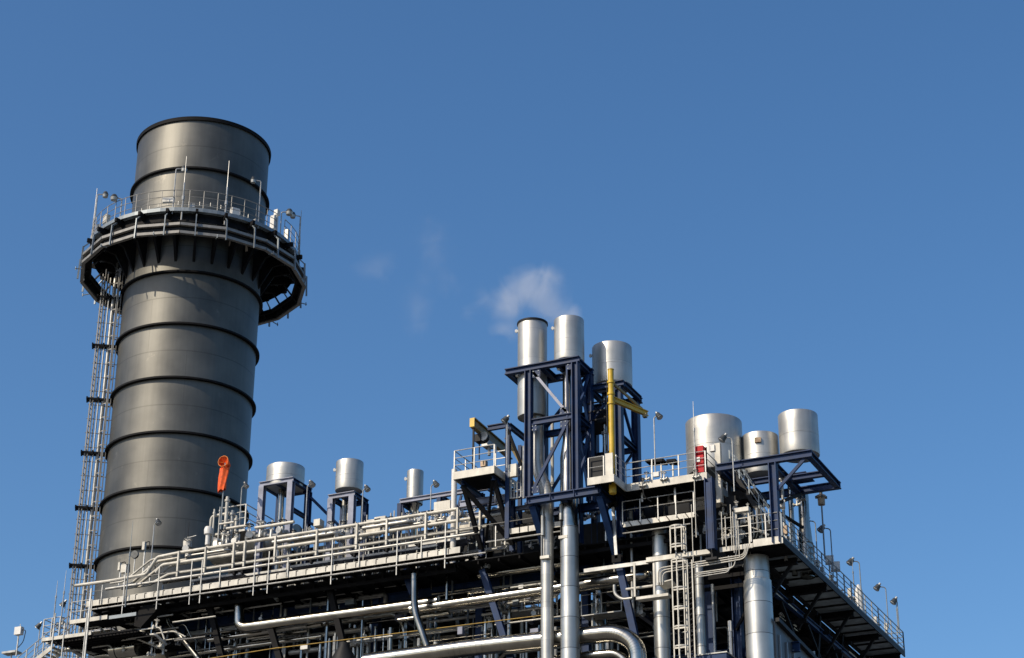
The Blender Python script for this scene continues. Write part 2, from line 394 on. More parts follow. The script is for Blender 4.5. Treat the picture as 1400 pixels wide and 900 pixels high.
b = MB(); b.lathe(STK, [(RD+.01, ZD+.12), (RD+.05, ZD+.12), (RD+.05, ZD-.14), (RD+.01, ZD-.14), (RD+.01, ZD+.12)], 48, flat=True); b.build('edge_channel', 'railgrey', t)
b = MB()
for k in range(16): b.bar(sp(RG-.16, 2*math.pi*(k+.2)/16, 61.85), sp(RG-.16, 2*math.pi*(k+1.2)/16, 61.85), .03, .62)
b.build('ring_light_block', 'dark', t)  # dark band added between the ring rails to stop a light arc on the shell
for zr in (62.15, 61.55):
    b = MB(); N = 16
    for k in range(N):
        b.bar(sp(RG, 2*math.pi*(k+.2)/N, zr), sp(RG, 2*math.pi*(k+1.2)/N, zr), .24, .19)
    b.build('ring_rail', 'ring', t)
b = MB()
for k in range(16):
    a0, a1 = 2*math.pi*(k+.2)/16, 2*math.pi*(k+1.2)/16
    b.plate([sp(RG-.5, a0, 62.0), sp(RG-.1, a0, 62.0), sp(RG-.1, a1, 62.0), sp(RG-.5, a1, 62.0)], .06, (0, 0, 1))
    b.bar(sp(RG-.55, a0, 61.95), sp(RG-.55, a1, 61.95), .10, .30)
b.build('ring_girder', 'black', t)
b = MB()
for k in range(48):
    a0, a1 = 2*math.pi*k/48, 2*math.pi*(k+1)/48
    b.plate([sp(RG-.75, a0, 62.75), sp(RG-.75, a1, 62.75), sp(RD-.4, a1, ZD-.1), sp(RD-.4, a0, ZD-.1)], .04, (0, 0, 1))
b.build('skirt_panel', 'black', t)
for k in range(24):
    a = 2*math.pi*(k+.3)/24
    # hanger between deck, ring rails
    b = MB(); b.bar(sp(RG+.16, a, 61.25), sp(RG+.10, a, 62.75), .07, .12, up=(math.cos(a), math.sin(a), 0)); b.bar(sp(RG+.1, a, 62.7), sp(RD-.1, a, ZD-.1), .07); b.build('hanger', 'railgrey', t)
    # tapering bracket plate
    n = Vector((-math.sin(a), math.cos(a), 0)); w2 = n*.09
    pts = [sp(STR-.02, a, ZD-.1), sp(RG-.1, a, ZD-.1), sp(RG-.1, a, ZD-.36), sp(STR+.9, a, ZD-.95), sp(STR-.02, a, ZD-2.6)]
    b = MB(); b.plate([p-w2 for p in pts], .18, n); b.build('bracket', 'black', t)
    b = MB(); b.bar(sp(RD-1.2, a, ZD-.18), sp(RG-.2, a, 61.7), .09); b.build('knee_brace', 'dark', t)
b = MB()
for rr in (5.4, 6.1, 6.75):
    for k in range(48):
        b.bar(sp(rr, 2*math.pi*k/48, ZD-.16), sp(rr, 2*math.pi*(k+1)/48, ZD-.16), .06, .14)
b.build('deck_joist', 'dark', t)
railing(t, [sp(RD-.02, 2*math.pi*k/48, ZD) for k in range(48)], h=1.45, sp=.9, r=.026, mids=(.33, .66), closed=False, mt='ring', postr=.035)
for k in range(12):        # small cross bars sticking out of the ring on the silhouette
    a = 2*math.pi*(k+.5)/12
    b = MB(); b.tube([sp(RG-.1, a, 61.35), sp(RG+.42, a, 61.3)], .035, 6); b.tube([sp(RG+.36, a, 61.2), sp(RG+.36, a, 61.45)], .035, 6); b.build('outrigger', 'railgrey', t)
VL = Vector((-.813, -.582, 0)); VF = Vector((.582, -.813, 0))   # screen-left and towards-camera at the stack
# ring conduits (thin hoop of cable carried behind the platform rail)
b = MB()
hp = [sp(STR+.55, A_VIEW+R(d_), 64.9+.02*math.sin(d_)) for d_ in range(-80, 81, 8)]
b.tube(hp, .03, 5); 
for q in hp[::1]: b.bar(q, q+Vector((0, 0, .28)), .03)
b.build('cable_hoop', 'galv', t)
# junction boxes and gauges on the platform
for (dg, rr, zz_, sz, mt) in ((-62, 6.9, 64.2, (.5, .3, .6), 'cream'), (-18, 6.6, 64.5, (.8, .25, .35), 'galv'), (22, 6.3, 64.2, (.55, .4, .6), 'white'), (47, 6.9, 64.3, (.45, .35, 1.0), 'white'), (49, 6.9, 65.2, (.3, .3, .4), 'white'), (35, 6.6, 63.9, (.3, .3, .3), 'galv'), (-4, 6.9, 63.9, (.35, .3, .3), 'galv'), (-78, 6.8, 64.2, (.25, .3, 1.0), 'galv'), (62, 6.8, 64.2, (.25, .3, .9), 'galv')):
    a = A_VIEW+R(dg); MB().box(sp(rr, a, zz_), sz, a+math.pi/2).build('instrument_box', mt, t)

# cable ladder, riser pipe and caged ladder climbing the left of the stack
ck = thing('cable_ladder', 'galvanised cable ladder running straight up the far left side of the dark stack', 'cable ladder', STK+VL*6.05+Vector((0, 0, 34)))
base = STK+VL*6.02; 
ladder(ck, base+Vector((0, 0, 34)), base+Vector((0, 0, 61.6)), .42, VL*.3+VF, r=.045, sp=.42, mt='ring')
pr_ = pipe([STK+VL*5.25+Vector((0, 0, 34)), STK+VL*5.25+Vector((0, 0, 61.4)), STK+VL*5.0-VF*.8+Vector((0, 0, 62.5))], .13, 'bare galvanised riser pipe beside the cable ladder on the left of the stack', 'galv')
pipe([STK+VL*5.55+VF*.1+Vector((0, 0, 34)), STK+VL*5.55+VF*.1+Vector((0, 0, 61.4))], .05, 'thin conduit between riser pipe and cable ladder left of the stack', 'rail', name='conduit')
cl = thing('caged_ladder', 'caged ladder climbing the dark stack from the boiler deck up to the round platform', 'ladder', STK+VL*4.9+Vector((0, 0, 34)))
lb = STK+VL*4.75+VF*.2
ladder(cl, lb+Vector((0, 0, 34)), lb+Vector((0, 0, 62.5)), .5, VF, r=.03, sp=.32, mt='ring', cage=.34, cstep=1.0, cdir=VL)
for z in (40.9, 44.8, 48.6, 52.4, 56.3, 59.9):
    bk = MB(); 
    for o_ in (-.35, .35): bk.bar(STK+VL*4.4+VF*o_*.6+Vector((0, 0, z)), STK+VL*6.35+VF*o_*.6+Vector((0, 0, z)), .10, .14)
    bk.bar(STK+VL*6.3+VF*.4+Vector((0, 0, z)), STK+VL*6.3-VF*.4+Vector((0, 0, z)), .1, .14)
    bk.bar(STK+VL*5.6+VF*.3+Vector((0, 0, z)), STK+VL*5.6-VF*.3+Vector((0, 0, z)), .1, .3)
    bk.build('ladder_bracket', 'black', t)

# lamps and rods on the stack platform
def on_stack(x, ytop, ybot, r=RD-.1):
    # point on the railing circle that shows at image column x, near side
    best = None
    for k in range(-1000, 1001):
        a = A_VIEW+R(k*.1)
        d_ = abs(px_of(sp(r, a, ZD))-x)
        if best is None or d_ < best[0]: best = (d_, a)
    return sp(r, best[1], ZD)
def slamp(x, ytop, label, head, r=RD-.1, hs=.42):
    p = on_stack(x, 0, 0, r); zt = Zat(p.x, p.y, ytop)
    t_ = thing('lamp_post', label, 'lamp post', p, 'lamps round the stack platform')
    ar = VL*(-head)*.35
    MB().tube([p-Vector((0, 0, .3)), Vector((p.x, p.y, zt)), Vector((p.x, p.y, zt+.03))+ar], .04, 7, bend=.12).build('pole', 'rail', t_)
    c = Vector((p.x, p.y, zt+.03))+ar*1.5
    lh = MB().tube([c+Vector((0, 0, .22)), c+Vector((0, 0, .02))], hs*.35, 14, r2=hs*.62).build('lamp_head', 'hood', t_)
    MB().tube([c+Vector((0, 0, .0)), c+Vector((0, 0, -.20))], hs*.6, 14, r2=hs*.5).build('lens', 'galv', lh)
slamp(126.5, 266, 'lamp on the far left edge of the stack platform', 1, hs=.34)
slamp(164, 272, 'round-headed lamp left of the stack above the platform railing', -1)
slamp(236, 231, 'tall lamp post in front of the stack left of its centre', 1, hs=.34)
slamp(353, 248, 'slim pale-headed lamp post in front of the right side of the stack', -1, hs=.3)
slamp(383, 290, 'round-headed lamp right of the stack above the platform railing', 1)
slamp(414.0, 296, 'lamp on the far right edge of the stack platform', -1, hs=.34)
def srod(x, ytop, label, r=RD-.05):
    p = on_stack(x, 0, 0, r); zt = Zat(p.x, p.y, ytop)
    t_ = thing('lightning_rod', label, 'lightning rod', p, 'lightning rods on the stack platform')
    MB().tube([p-Vector((0, 0, .8)), Vector((p.x, p.y, (p.z+zt)/2))], .055, 7).build('mast', 'rail', t_)
    MB().tube([Vector((p.x, p.y, (p.z+zt)/2)), Vector((p.x, p.y, zt))], .035, 6, r2=.02).build('tip', 'rail', t_)
    MB().tube([p+Vector((0, 0, .7)), p+Vector((0, 0, 1.0))], .10, 8).build('coupling', 'rail', t_)
srod(123.0, 258, 'lightning rod at the far left edge of the stack platform')
srod(249, 214, 'thin lightning rod just left of the stack centre')
srod(308, 220, 'thick lightning rod in front of the stack right of its centre')
srod(415.5, 288, 'lightning rod at the far right edge of the stack platform')

# ================================================================= MAIN STEEL FRAME AND CASING
ZA = 35.40; ZB = 33.34; YF = 90.; YB = 112.6; XR = -27.8
fr = thing('steel_frame', 'dark blue main steel frame carrying the boiler and its decks', 'steel frame', (-48, 101, 0))
cols = [-66, -59.5, -53, -46.5, -40.2, -33.2]
for Y in (94.2, 111.5):
    for X in cols:
        z1 = 35.0 if X < -35 else 33.0
        MB().ibeam((X, Y, 0), (X, Y, z1), .42, .42, .05).build('column', 'blue', fr)
    for z in (34.7, 29.2, 24.5):
        MB().ibeam((-68, Y, z), (-28.5, Y, z if z < 34 else 32.9 if False else z), .3, .5, .04).build('girder', 'blue', fr) if z < 34 else MB().ibeam((-70, Y, z), (-33, Y, z), .3, .5, .04).build('girder', 'blue', fr)
for X in cols:
    for z in (34.6, 29.1, 24.4):
        MB().ibeam((X, 94.2, z), (X, 111.5, z), .3, .5, .04).build('cross_beam', 'blue', fr)
for i in range(len(cols)-1):
    for (z0, z1) in ((24.6, 29), (29.3, 34.4)):
        for Y in (111.4,):
            MB().bar((cols[i], Y, z0), (cols[i+1], Y, z1), .16).build('brace', 'blue', fr)
            MB().bar((cols[i+1], Y-.2, z0), (cols[i], Y-.2, z1), .16).build('brace', 'blue', fr)
    MB().bar((cols[i], 94.15, 29.4 if i % 2 else 34.4), (cols[i+1], 94.15, 34.4 if i % 2 else 29.4), .18).build('brace', 'black', fr)
xq = P(1009, 850, Y=93.4).x; MB().ibeam((xq, 93.4, 0), (xq, 93.4, 32.9), .5, .45, .05, up=(1, 0, 0)).build('column', 'blue', fr)
MB().ibeam((-28.6, 111.8, 0), (-28.6, 111.8, 32.9), .45, .45, .05).build('column', 'blue', fr)
# boiler casing: ribbed steel box
cs = thing('boiler_casing', 'dark ribbed steel casing of the boiler deep inside the frame', 'boiler', (-50, 101, 0))
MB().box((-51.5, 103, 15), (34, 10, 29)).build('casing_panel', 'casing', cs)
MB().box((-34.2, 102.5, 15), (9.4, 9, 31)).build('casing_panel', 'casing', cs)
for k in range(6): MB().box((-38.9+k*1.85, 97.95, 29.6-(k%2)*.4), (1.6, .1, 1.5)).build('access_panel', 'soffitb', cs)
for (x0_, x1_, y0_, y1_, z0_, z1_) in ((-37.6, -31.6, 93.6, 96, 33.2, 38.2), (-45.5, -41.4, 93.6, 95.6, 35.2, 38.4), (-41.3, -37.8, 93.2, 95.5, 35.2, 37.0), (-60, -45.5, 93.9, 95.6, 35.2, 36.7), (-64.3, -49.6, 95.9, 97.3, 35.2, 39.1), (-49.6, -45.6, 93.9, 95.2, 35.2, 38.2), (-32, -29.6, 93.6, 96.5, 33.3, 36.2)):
    MB().box(((x0_+x1_)/2, (y0_+y1_)/2, (z0_+z1_)/2), (x1_-x0_, y1_-y0_, z1_-z0_)).build('dark_backing', 'casing', cs)  # added dark boxes that close sky gaps and darken the background
for k in range(22):
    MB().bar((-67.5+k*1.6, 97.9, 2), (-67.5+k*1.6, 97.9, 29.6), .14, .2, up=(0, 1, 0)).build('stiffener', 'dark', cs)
# main decks (roof of the frame), with one open bay
def deck(label, x0, x1, y0, y1, z, t_=.06, js=1.1, mt='soffit', jm='black', grp='decks of the boiler roof', edge=None):
    d_ = thing('deck', label, 'deck', ((x0+x1)/2, (y0+y1)/2, z), grp)
    MB().box(((x0+x1)/2, (y0+y1)/2, z-t_/2), (x1-x0, y1-y0, t_)).build('plate', mt, d_)
    b = MB(); n = int((x1-x0)/js)
    for k in range(n+1):
        X = x0+.1+(x1-x0-.2)*k/max(1, n); b.bar((X, y0+.05, z-t_-.10), (X, y1-.05, z-t_-.10), .08, .2)
    for k in range(max(2, int((y1-y0)/3))):
        Y = y0+.2+(y1-y0-.4)*k/max(1, int((y1-y0)/3)-1) if int((y1-y0)/3) > 1 else (y0+y1)/2
        b.bar((x0+.05, Y, z-t_-.31), (x1-.05, Y, z-t_-.31), .14, .2)
    b.build('joist', jm, d_)
    if edge:
        MB().bar((x0, y0-.02, z-.06), (x1, y0-.02, z-.06), .04, .26).build('edge_channel', edge, d_)
    return d_
deck('wide dark roof deck behind the front walkway on the left half', -70, -46.6, 91.3, 112, 35.2)
deck('strip of roof deck between hoist platform and tower', -46.6, -41.5, 91.3, 94.5, 35.2)
deck('small patch of roof deck in the open bay', -46.6, -45.0, 94.5, 99.2, 35.2)
deck('narrow roof deck behind the tall blue tower', -41.5, -33.1, 91.4, 112, 35.2)
deck('back strip of roof deck closing the open bay', -43.2, -41.5, 94.5, 99.2, 35.2)
deck('rear strip of roof deck beyond the open bay', -46.6, -41.5, 100.6, 112, 35.2)
deck('roof deck at the right corner of the boiler', -33.0, -30.0, 92.3, 112, 33.2)

# ================================================================= FRONT WALKWAY
x0 = P(118, 830, Y=YF).x; x1 = P(629, 751.7, Y=YF).x
wk = thing('front_walkway', 'long pale walkway running along the front of the boiler under the pipe rails', 'walkway', ((x0+x1)/2, YF, ZA))
MB().box(((x0+x1)/2, 90.62, ZA-.12), (x1-x0, 1.2, .05)).build('deck_plate', 'soffit', wk)
MB().bar((x0, YF, ZA), (x1, YF, ZA), .05, .34).build('fascia', 'cream', wk)
n = int((x1-x0)/.63)
for k in range(n):
    X = x0+.3+k*.63
    b = MB(); b.bar((X, YF-.035, ZA-.14), (X, YF-.035, ZA+.14), .04, .016); b.bar((X, YF-.035, ZA+.13), (X+.12, YF-.035, ZA+.13), .018, .03); b.build('clip', 'dark', wk) if k < 90 else None
for k in range(int((x1-x0)/.9)): MB().bar((x0+.2+k*.9, 90.05, ZA-.25), (x0+.2+k*.9, 91.2, ZA-.25), .07, .2).build('joist', 'black', wk)
b = MB(); b.tube([(x0-.6, YF-.12, ZA-.42), (x1+1.6, YF-.12, ZA-.42)], .045, 7); b.build('lower_rail', 'rail', wk)
hx = (172, 218, 262, 276, 348, 367, 453, 542, 608)
b = MB(); b.tube([(x0, YF-.05, ZA+1.15), (P(735, 700, Y=YF).x, YF-.05, ZA+1.15)], .022, 6); b.build('handrail', 'ring', wk)
b = MB(); b.tube([(x0, YF-.05, ZA+.7), (x1, YF-.05, ZA+.7)], .016, 6); b.build('mid_rail', 'ring', wk)
for i, x in enumerate(hx):
    X = P(x, 780, Y=YF-.1).x
    zt = ZA+(2.0, 1.6, 1.65, 1.6, 1.9, 1.5, 1.6, 1.55, 1.6)[i]
    MB().bar((X, YF-.1, ZA-.95), (X, YF-.1, zt), .05).build('post', 'rail', wk)
for x in (301, 393, 490, 575, 677, 142):
    X = P(x, 780, Y=YF-.1).x
    MB().bar((X, YF-.08, ZA-.15), (X, YF-.08, ZA+1.0), .05).build('short_post', 'rail', wk)
# short walkway beside the twin pipes
xa = P(693, 729, Y=YF).x; xb = P(742, 720, Y=YF).x; z2 = P(720, 723.5, Y=YF).z
wk2 = thing('walkway', 'short pale walkway segment just left of the two tall vertical pipes', 'walkway', (xa, YF, z2), 'short walkways on the front')
MB().bar((xa, YF, z2), (xb+1.5, YF, z2), .05, .30).build('fascia', 'cream', wk2)
MB().box(((xa+xb)/2+.7, 90.7, z2-.1), (xb-xa+1.6, 1.3, .05)).build('deck_plate', 'soffit', wk2)
b = MB(); b.tube([(xa-1.2, YF-.05, z2-.42), (xb+1.4, YF-.05, z2-.42)], .04, 6); b.build('lower_rail', 'rail', wk2)
for k in range(6): MB().bar((xa+.25+k*.5, YF-.04, z2-.12), (xa+.25+k*.5, YF-.04, z2+.15), .035).build('clip', 'dark', wk2)
# walkway right of the pipes (under the red cabinet's platform)
Yw = 90.3
xa = P(852, 714.6, Y=Yw).x; xb = P(949.5, 702, Y=Yw).x; z3 = P(940, 705, Y=Yw).z
wk3 = thing('walkway', 'short walkway with dark brackets below the red cabinet platform', 'walkway', (xa, Yw, z3), 'short walkways on the front')
MB().bar((xa, Yw, z3), (xb, Yw, z3), .05, .27).build('fascia', 'cream', wk3)
MB().box(((xa+xb)/2, Yw+.65, z3-.1), (xb-xa, 1.25, .05)).build('deck_plate', 'soffit', wk3)
railing(wk3, [(xa, Yw-.05, z3), (xb, Yw-.05, z3)], h=1.25, sp=.95, mids=(.62,))
for k in range(8): MB().bar((xa+.3+k*.52, Yw-.05, z3+.14), (xa+.5+k*.52, Yw-.05, z3-.14), .04).build('clip', 'dark', wk3)
b = MB(); b.tube([(xa, Yw-.1, z3-.5), (xb-.2, Yw-.1, z3-.5)], .035, 6); b.build('lower_rail', 'rail', wk3)

# three thick pipe rails above the walkway, stepping down at their left end
YP = 91.0
def zP(x, y): return P(x, y, Y=YP)
rails = [
 ('top thick cream pipe rail above the front walkway', [(103, 801), (150, 794.5), (200, 785.5), (215, 762), (245.5, 755.8), (624.5, 696.2)], .10),
 ('middle thick cream pipe rail above the front walkway', [(213, 783), (222, 772.5), (250, 768.5), (693, 701.8)], .10),
 ('lower thick cream pipe rail above the front walkway', [(205, 799), (232, 785), (260, 781), (682, 717)], .10),
 ('glossy insulated pipe under the thick cream rails', [(150, 808), (240, 794.5), (660, 731)], .085)]
for i, (lb_, pts, r) in enumerate(rails):
    t_ = pipe([zP(x, y)+Vector((0, -.12*i if i == 3 else 0, 0)) for x, y in pts], r, lb_, 'cream' if i < 3 else 'galv', bend=.18, name='pipe_rail', group='pipe rails above the front walkway', n=10, cat='pipe rail')
for k, x in enumerate((242, 279, 318, 333, 375, 432, 487, 528, 581.5, 625, 656)):
    ya = 755.8-.1563*(x-245.5)-2; yb_ = 781-.1517*(x-260)+5
    p0, p1 = P(x, yb_, Y=YP-.14), P(x, ya, Y=YP-.14); p1.x = p0.x
    if x == 656: p1.z += .35
    hg = MB(); hg.bar(p0, p1, .10, .13); o_ = hg.build('rail_hanger', 'cream'); 
    tag(o_, f'{nth(k, "upright")} of the thick uprights tying the cream pipe rails together, counted from the left', 'upright', 'uprights on the pipe rails')
    if k in (1, 3, 6, 8): pass
for k, x in enumerate((331, 425, 484, 572, 320, 528)):
    y = 781-.1517*(x-260)+9
    p = P(x, y, Y=YP-.2)
    b = MB(); b.box(p, (.3, .35, .25)); b.box(p+Vector((.1, -.1, -.18)), (.12, .2, .2)); o_ = b.build('clamp', 'black')
    tag(o_, f'black pipe clamp hanging under the cream rails at the {["leftmost but one", "third", "fourth", "rightmost", "leftmost", "second from the right"][k]} position', 'clamp', 'black clamps under the rails')
# drum and equipment body behind the rails at left
dr = thing('steam_drum', 'silver insulated horizontal drum behind the pipe rails left of the first silencer', 'drum', P(345, 730, Y=95))
c0 = P(318, 765, Y=94.6); c1 = P(375, 725, Y=94.6); rd = .85; zc = c1.z-.75
b = MB(); prof = []
pts = [(c0.x-1.3, 94.6, zc), (c1.x-.2, 94.6, zc)]
b.tube(pts, rd, 36, cap=False)
for k in range(7):
    a0 = k*math.pi/14; a1 = (k+1)*math.pi/14
    b.tube([(c1.x-.2+.5*math.sin(a0), 94.6, zc), (c1.x-.2+.5*math.sin(a1), 94.6, zc)], rd*math.cos(a0), 36, r2=rd*math.cos(a1), cap=False)
b.build('shell', 'alu', dr)
for k in range(7):
    X = c0.x-1+k*.9; MB().tube([(X, 94.6, zc), (X+.06, 94.6, zc)], rd*1.01, 36).build('joint_band', 'galv', dr)
# ================================================================= LEFT SILENCERS ON THEIR FRAMES
def sframe(name_label, pl, prr, yb_l, back, Y, zlow, mt_front='bluel', post=.34):
    """pl/prr: image points of the left/right end of the front roof beam (top edge); back: image point of the right rear corner"""
    a = P(*pl, Y=Y); c = P(*prr, Y=Y); z = (a.z+c.z)/2; bk = P(*back, Z=z); dep = max(1.6, bk.y-Y)
    t_ = thing('silencer_stand', name_label, 'steel frame', (a.x, Y, zlow), 'steel support frames of the left silencers')
    xs = (a.x+post/2, c.x-post/2); ys = (Y+post/2, Y+dep-post/2)
    for X in xs:
        for Yy in ys:
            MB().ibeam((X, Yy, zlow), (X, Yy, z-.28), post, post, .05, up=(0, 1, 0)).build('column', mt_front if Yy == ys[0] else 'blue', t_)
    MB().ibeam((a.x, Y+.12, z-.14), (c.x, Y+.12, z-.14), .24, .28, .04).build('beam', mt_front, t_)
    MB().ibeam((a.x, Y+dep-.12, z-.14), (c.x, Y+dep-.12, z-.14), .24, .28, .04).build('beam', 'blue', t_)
    for X in (a.x+.12, (a.x+c.x)/2, c.x-.12): MB().ibeam((X, Y+.26, z-.14), (X, Y+dep-.26, z-.14), .24, .27, .04).build('beam', 'blue', t_)
    MB().ibeam((c.x-.15, Y+.4, z-1.9), (c.x-.15, Y+dep-.4, z-1.9), .2, .24, .04).build('beam', 'blue', t_)
    return t_, a.x, c.x, z, dep
Y1 = 93.2
f1, a1_, c1_, zf1, d1 = sframe('blue-grey steel frame under the wide squat silencer beside the stack', (354, 659), (400, 651.5), 715, (430, 668), Y1, 35.3)
MB().bar((c1_, Y1+d1-.2, zf1-.6), (c1_+2.0, Y1+d1+1.2, zf1-2.9), .14).build('brace', 'blue', f1)
MB().bar((c1_, Y1+d1-.2, zf1-2.2), (c1_+2.2, Y1+d1+1.0, zf1-3.3), .14).build('brace', 'blue', f1)
silencer(391, 640.5, 669.5, 52, Y1+d1/2, 'wide squat aluminium silencer nearest the stack, on a blue-grey frame', stem=None, lugs=False)
pm = Y1+d1/2
for (x, wpx) in ((384, 9), (393, 4), (397, 5)):
    p = P(x, 690, Y=pm); 
    pipe([(p.x, p.y, 35.3), (p.x, p.y, zf1+.2)], PR(p, wpx)/2, {384: 'thick vent pipe inside the frame of the wide squat silencer', 393: 'thin vent line in the middle of the wide silencer frame', 397: 'right-hand slim vent line inside the wide silencer frame'}[x], 'inox' if wpx > 5 else 'cream', group='vent pipes under silencers', n=16)
f2, a2_, c2_, zf2, d2 = sframe('blue-grey steel frame under the second silencer from the stack', (448, 677), (484, 670), 715, (504, 684), Y1, 35.3)
silencer(478.5, 633, 672, 37.5, Y1+d2/2, 'medium aluminium silencer, second from the stack, on a blue-grey frame')
for (x, wpx) in ((470, 6), (477, 5)):
    p = P(x, 700, Y=Y1+d2/2)
    pipe([(p.x, p.y, 35.3), (p.x, p.y, zf2+.2)], PR(p, wpx)/2, 'left vent line under the second silencer' if x == 470 else 'right vent line with a black clamp under the second silencer', 'alu' if x == 470 else 'cream', group='vent pipes under silencers', n=14, flanges=((0, .6),))
silencer(568, 645, 690, 22.5, 94.2, 'small slim aluminium silencer behind the pipe rails, third from the stack', stem=(.16, 35.5))
# low blue roof beams between third silencer and tower
lb = thing('roof_beam_frame', 'long low dark blue beam frame between the slim silencer and the tall tower', 'steel frame', P(600, 690, Y=93))
za = P(547, 686, Y=93.2); zb = P(668, 668, Y=93.2)
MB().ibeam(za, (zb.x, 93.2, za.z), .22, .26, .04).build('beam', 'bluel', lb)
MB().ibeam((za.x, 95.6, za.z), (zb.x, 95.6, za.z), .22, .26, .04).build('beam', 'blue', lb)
for q in (0, .45, .75, 1):
    X = za.x+(zb.x-za.x)*q
    MB().ibeam((X, 93.3, za.z-.03), (X, 95.5, za.z-.03), .2, .24, .04).build('beam', 'blue', lb)
    if q in (0, .45): MB().ibeam((X, 93.2, 35.3), (X, 93.2, za.z-.13), .24, .24, .04, up=(0, 1, 0)).build('column', 'blue', lb)
MB().bar((za.x+.1, 93.2, za.z-.2), (za.x+1.4, 93.2, 35.5), .12).build('brace', 'blue', lb)
MB().bar((za.x+3.9, 93.2, za.z-.2), (za.x+2.7, 93.2, 35.5), .12).build('brace', 'blue', lb)
q0 = P(629, 690, Y=90.6); q1 = P(721, 676, Y=90.6)
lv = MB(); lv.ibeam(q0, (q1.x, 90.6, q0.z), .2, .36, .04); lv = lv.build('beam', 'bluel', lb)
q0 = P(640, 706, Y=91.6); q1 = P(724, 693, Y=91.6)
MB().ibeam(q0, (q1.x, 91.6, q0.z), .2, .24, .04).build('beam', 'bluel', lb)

# ================================================================= CENTRE TOWER WITH TWIN SILENCERS
YT = 89.; TX0, TX1, TXP = -42.6, -38.27, -41.2; ZR = 44.9; ZG = 37.3; YT2 = 90.85
tw = thing('support_tower', 'tall dark blue braced tower holding the twin upright silencers', 'steel tower', ((TXP+TX1)/2, YT, ZG), 'blue towers of the tall silencers')
for (X, Y, mt) in ((TXP, YT, 'blue'), (-38.45, YT, 'blue'), (TXP+.05, YT2, 'blue'), (-38.45, YT2, 'blue')):
    MB().ibeam((X, Y, ZG+.02), (X, Y, ZR-.3), .40, .36, .05, up=(1, 0, 0)).build('column', mt, tw)
MB().bar((-38.95, YT, ZG+.02), (-38.95, YT, ZR-.3), .09, .12).build('column', 'blue', tw)
MB().ibeam((TX0, YT, ZR-.14), (TX1+.05, YT, ZR-.14), .3, .34, .05).build('beam', 'blue', tw)
MB().ibeam((TX0, YT2, ZR-.14), (TX1+.05, YT2, ZR-.14), .3, .34, .05).build('beam', 'blue', tw)
for X in (TX0+.14, TXP-.5, TXP+.75, -39.55, TX1-.14):
    MB().ibeam((X, YT+.18, ZR-.16), (X, YT2-.18, ZR-.16), .26, .30, .04).build('beam', 'blue', tw)
MB().box((-39.0, (YT+YT2)/2, ZR+.03), (1.4, YT2-YT, .03)).build('plate', 'blue', tw)
MB().box((-41.9, (YT+YT2)/2, ZR+.03), (.30, YT2-YT, .03)).build('plate', 'blue', tw)
zm = 41.55
for Y in (YT, YT2): MB().ibeam((TXP+.22, Y, zm), (-38.68, Y, zm), .25, .34, .05).build('beam', 'blue', tw)
for X in (TXP, -38.45): MB().ibeam((X, YT+.2, zm), (X, YT2-.2, zm), .25, .30, .05).build('beam', 'blue', tw)
MB().bar((TXP+.25, YT-.02, ZR-.4), (-38.9, YT-.02, zm+.15), .10, .15).build('brace', 'bluel', tw)
MB().bar((TXP+.2, YT-.02, ZG+.3), (-38.9, YT-.02, zm-.25), .12, .16).build('brace', 'blue', tw)
for (z0, z1) in ((ZG+.3, zm-.2), (zm+.2, ZR-.3)):
    MB().bar((-38.40, YT+.2, z0), (-38.40, YT2-.2, z1), .14).build('brace', 'blue', tw)
    MB().bar((-38.46, YT2-.2, z0), (-38.46, YT+.2, z1), .14).build('brace', 'blue', tw)
    MB().bar((TXP, YT2+.02, z0), (-38.6, YT2+.02, z1), .13).build('brace', 'blue', tw)
MB().ibeam((TXP-.1, YT-.02, ZG-.16), (-37.05, YT-.02, ZG-.16), .34, .42, .06).build('beam', 'blue', tw)
MB().ibeam((TXP-.1, YT2+.3, ZG-.16), (-37.05, YT2+.3, ZG-.16), .34, .42, .06).build('beam', 'blue', tw)
for X in (TXP, -39.3, -37.25): MB().ibeam((X, YT+.2, ZG-.17), (X, 92., ZG-.17), .3, .38, .05).build('beam', 'blue', tw)
# brackets down to the main frame
for X in (-37.2, -41.0):
    MB().ibeam((X, YT+.1, ZG-.4), (X, 91.6, 33.9), .34, .30, .05, up=(0, 1, 0)).build('bracket', 'blue', tw)
    MB().ibeam((X, 91.5, 33.9), (X, 94.2, 33.9), .3, .34, .05).build('bracket', 'black', tw)
for p in ((TX0+.6, YT+.2), (TX0+.2, YT2-.3), (-39.6, YT+.35)):
    MB().box((p[0], p[1], ZR-.36), (.14, .12, .08)).build('bolt_plate', 'white', tw)
Ys = 89.95
silencer(728, 443, 572, 40, Ys, 'left of the twin upright silencers, long with a dark rim and a dented right side', rim=True)
silencer(778, 439, 496, 41, Ys, 'right of the twin upright silencers, standing on top of the blue tower')
p1 = P(735, 585, Y=Ys); p2 = P(738.5, 650, Y=Ys); p3 = P(748, 685, Y=Ys); p4 = P(750, 900, Y=Ys)
rp = PR(p4, 18)/2
pipe([(p1.x, Ys, p1.z+.6), (p1.x, Ys, p2.z+.3), (p3.x, Ys, p3.z+.6), (p3.x, Ys, 3)], rp, 'left of the two tall upright pipes, with an offset bend behind the blue tower', 'alu', bend=.9, group='tall twin vertical pipes', n=28, bands=4.4)
p5 = P(779, 800, Y=Ys)
pr2 = thing('pipe', 'right and thicker of the two tall upright pipes in front of the boiler', 'pipe', (p5.x, Ys, 0), 'tall twin vertical pipes')
MB().lathe((p5.x, Ys, 0), [(PR(p5, 27)/2, 0), (PR(p5, 26)/2, 30), (PR(p5, 25.5)/2, ZG-1.6)], 36).build('cladding', 'clad', pr2)
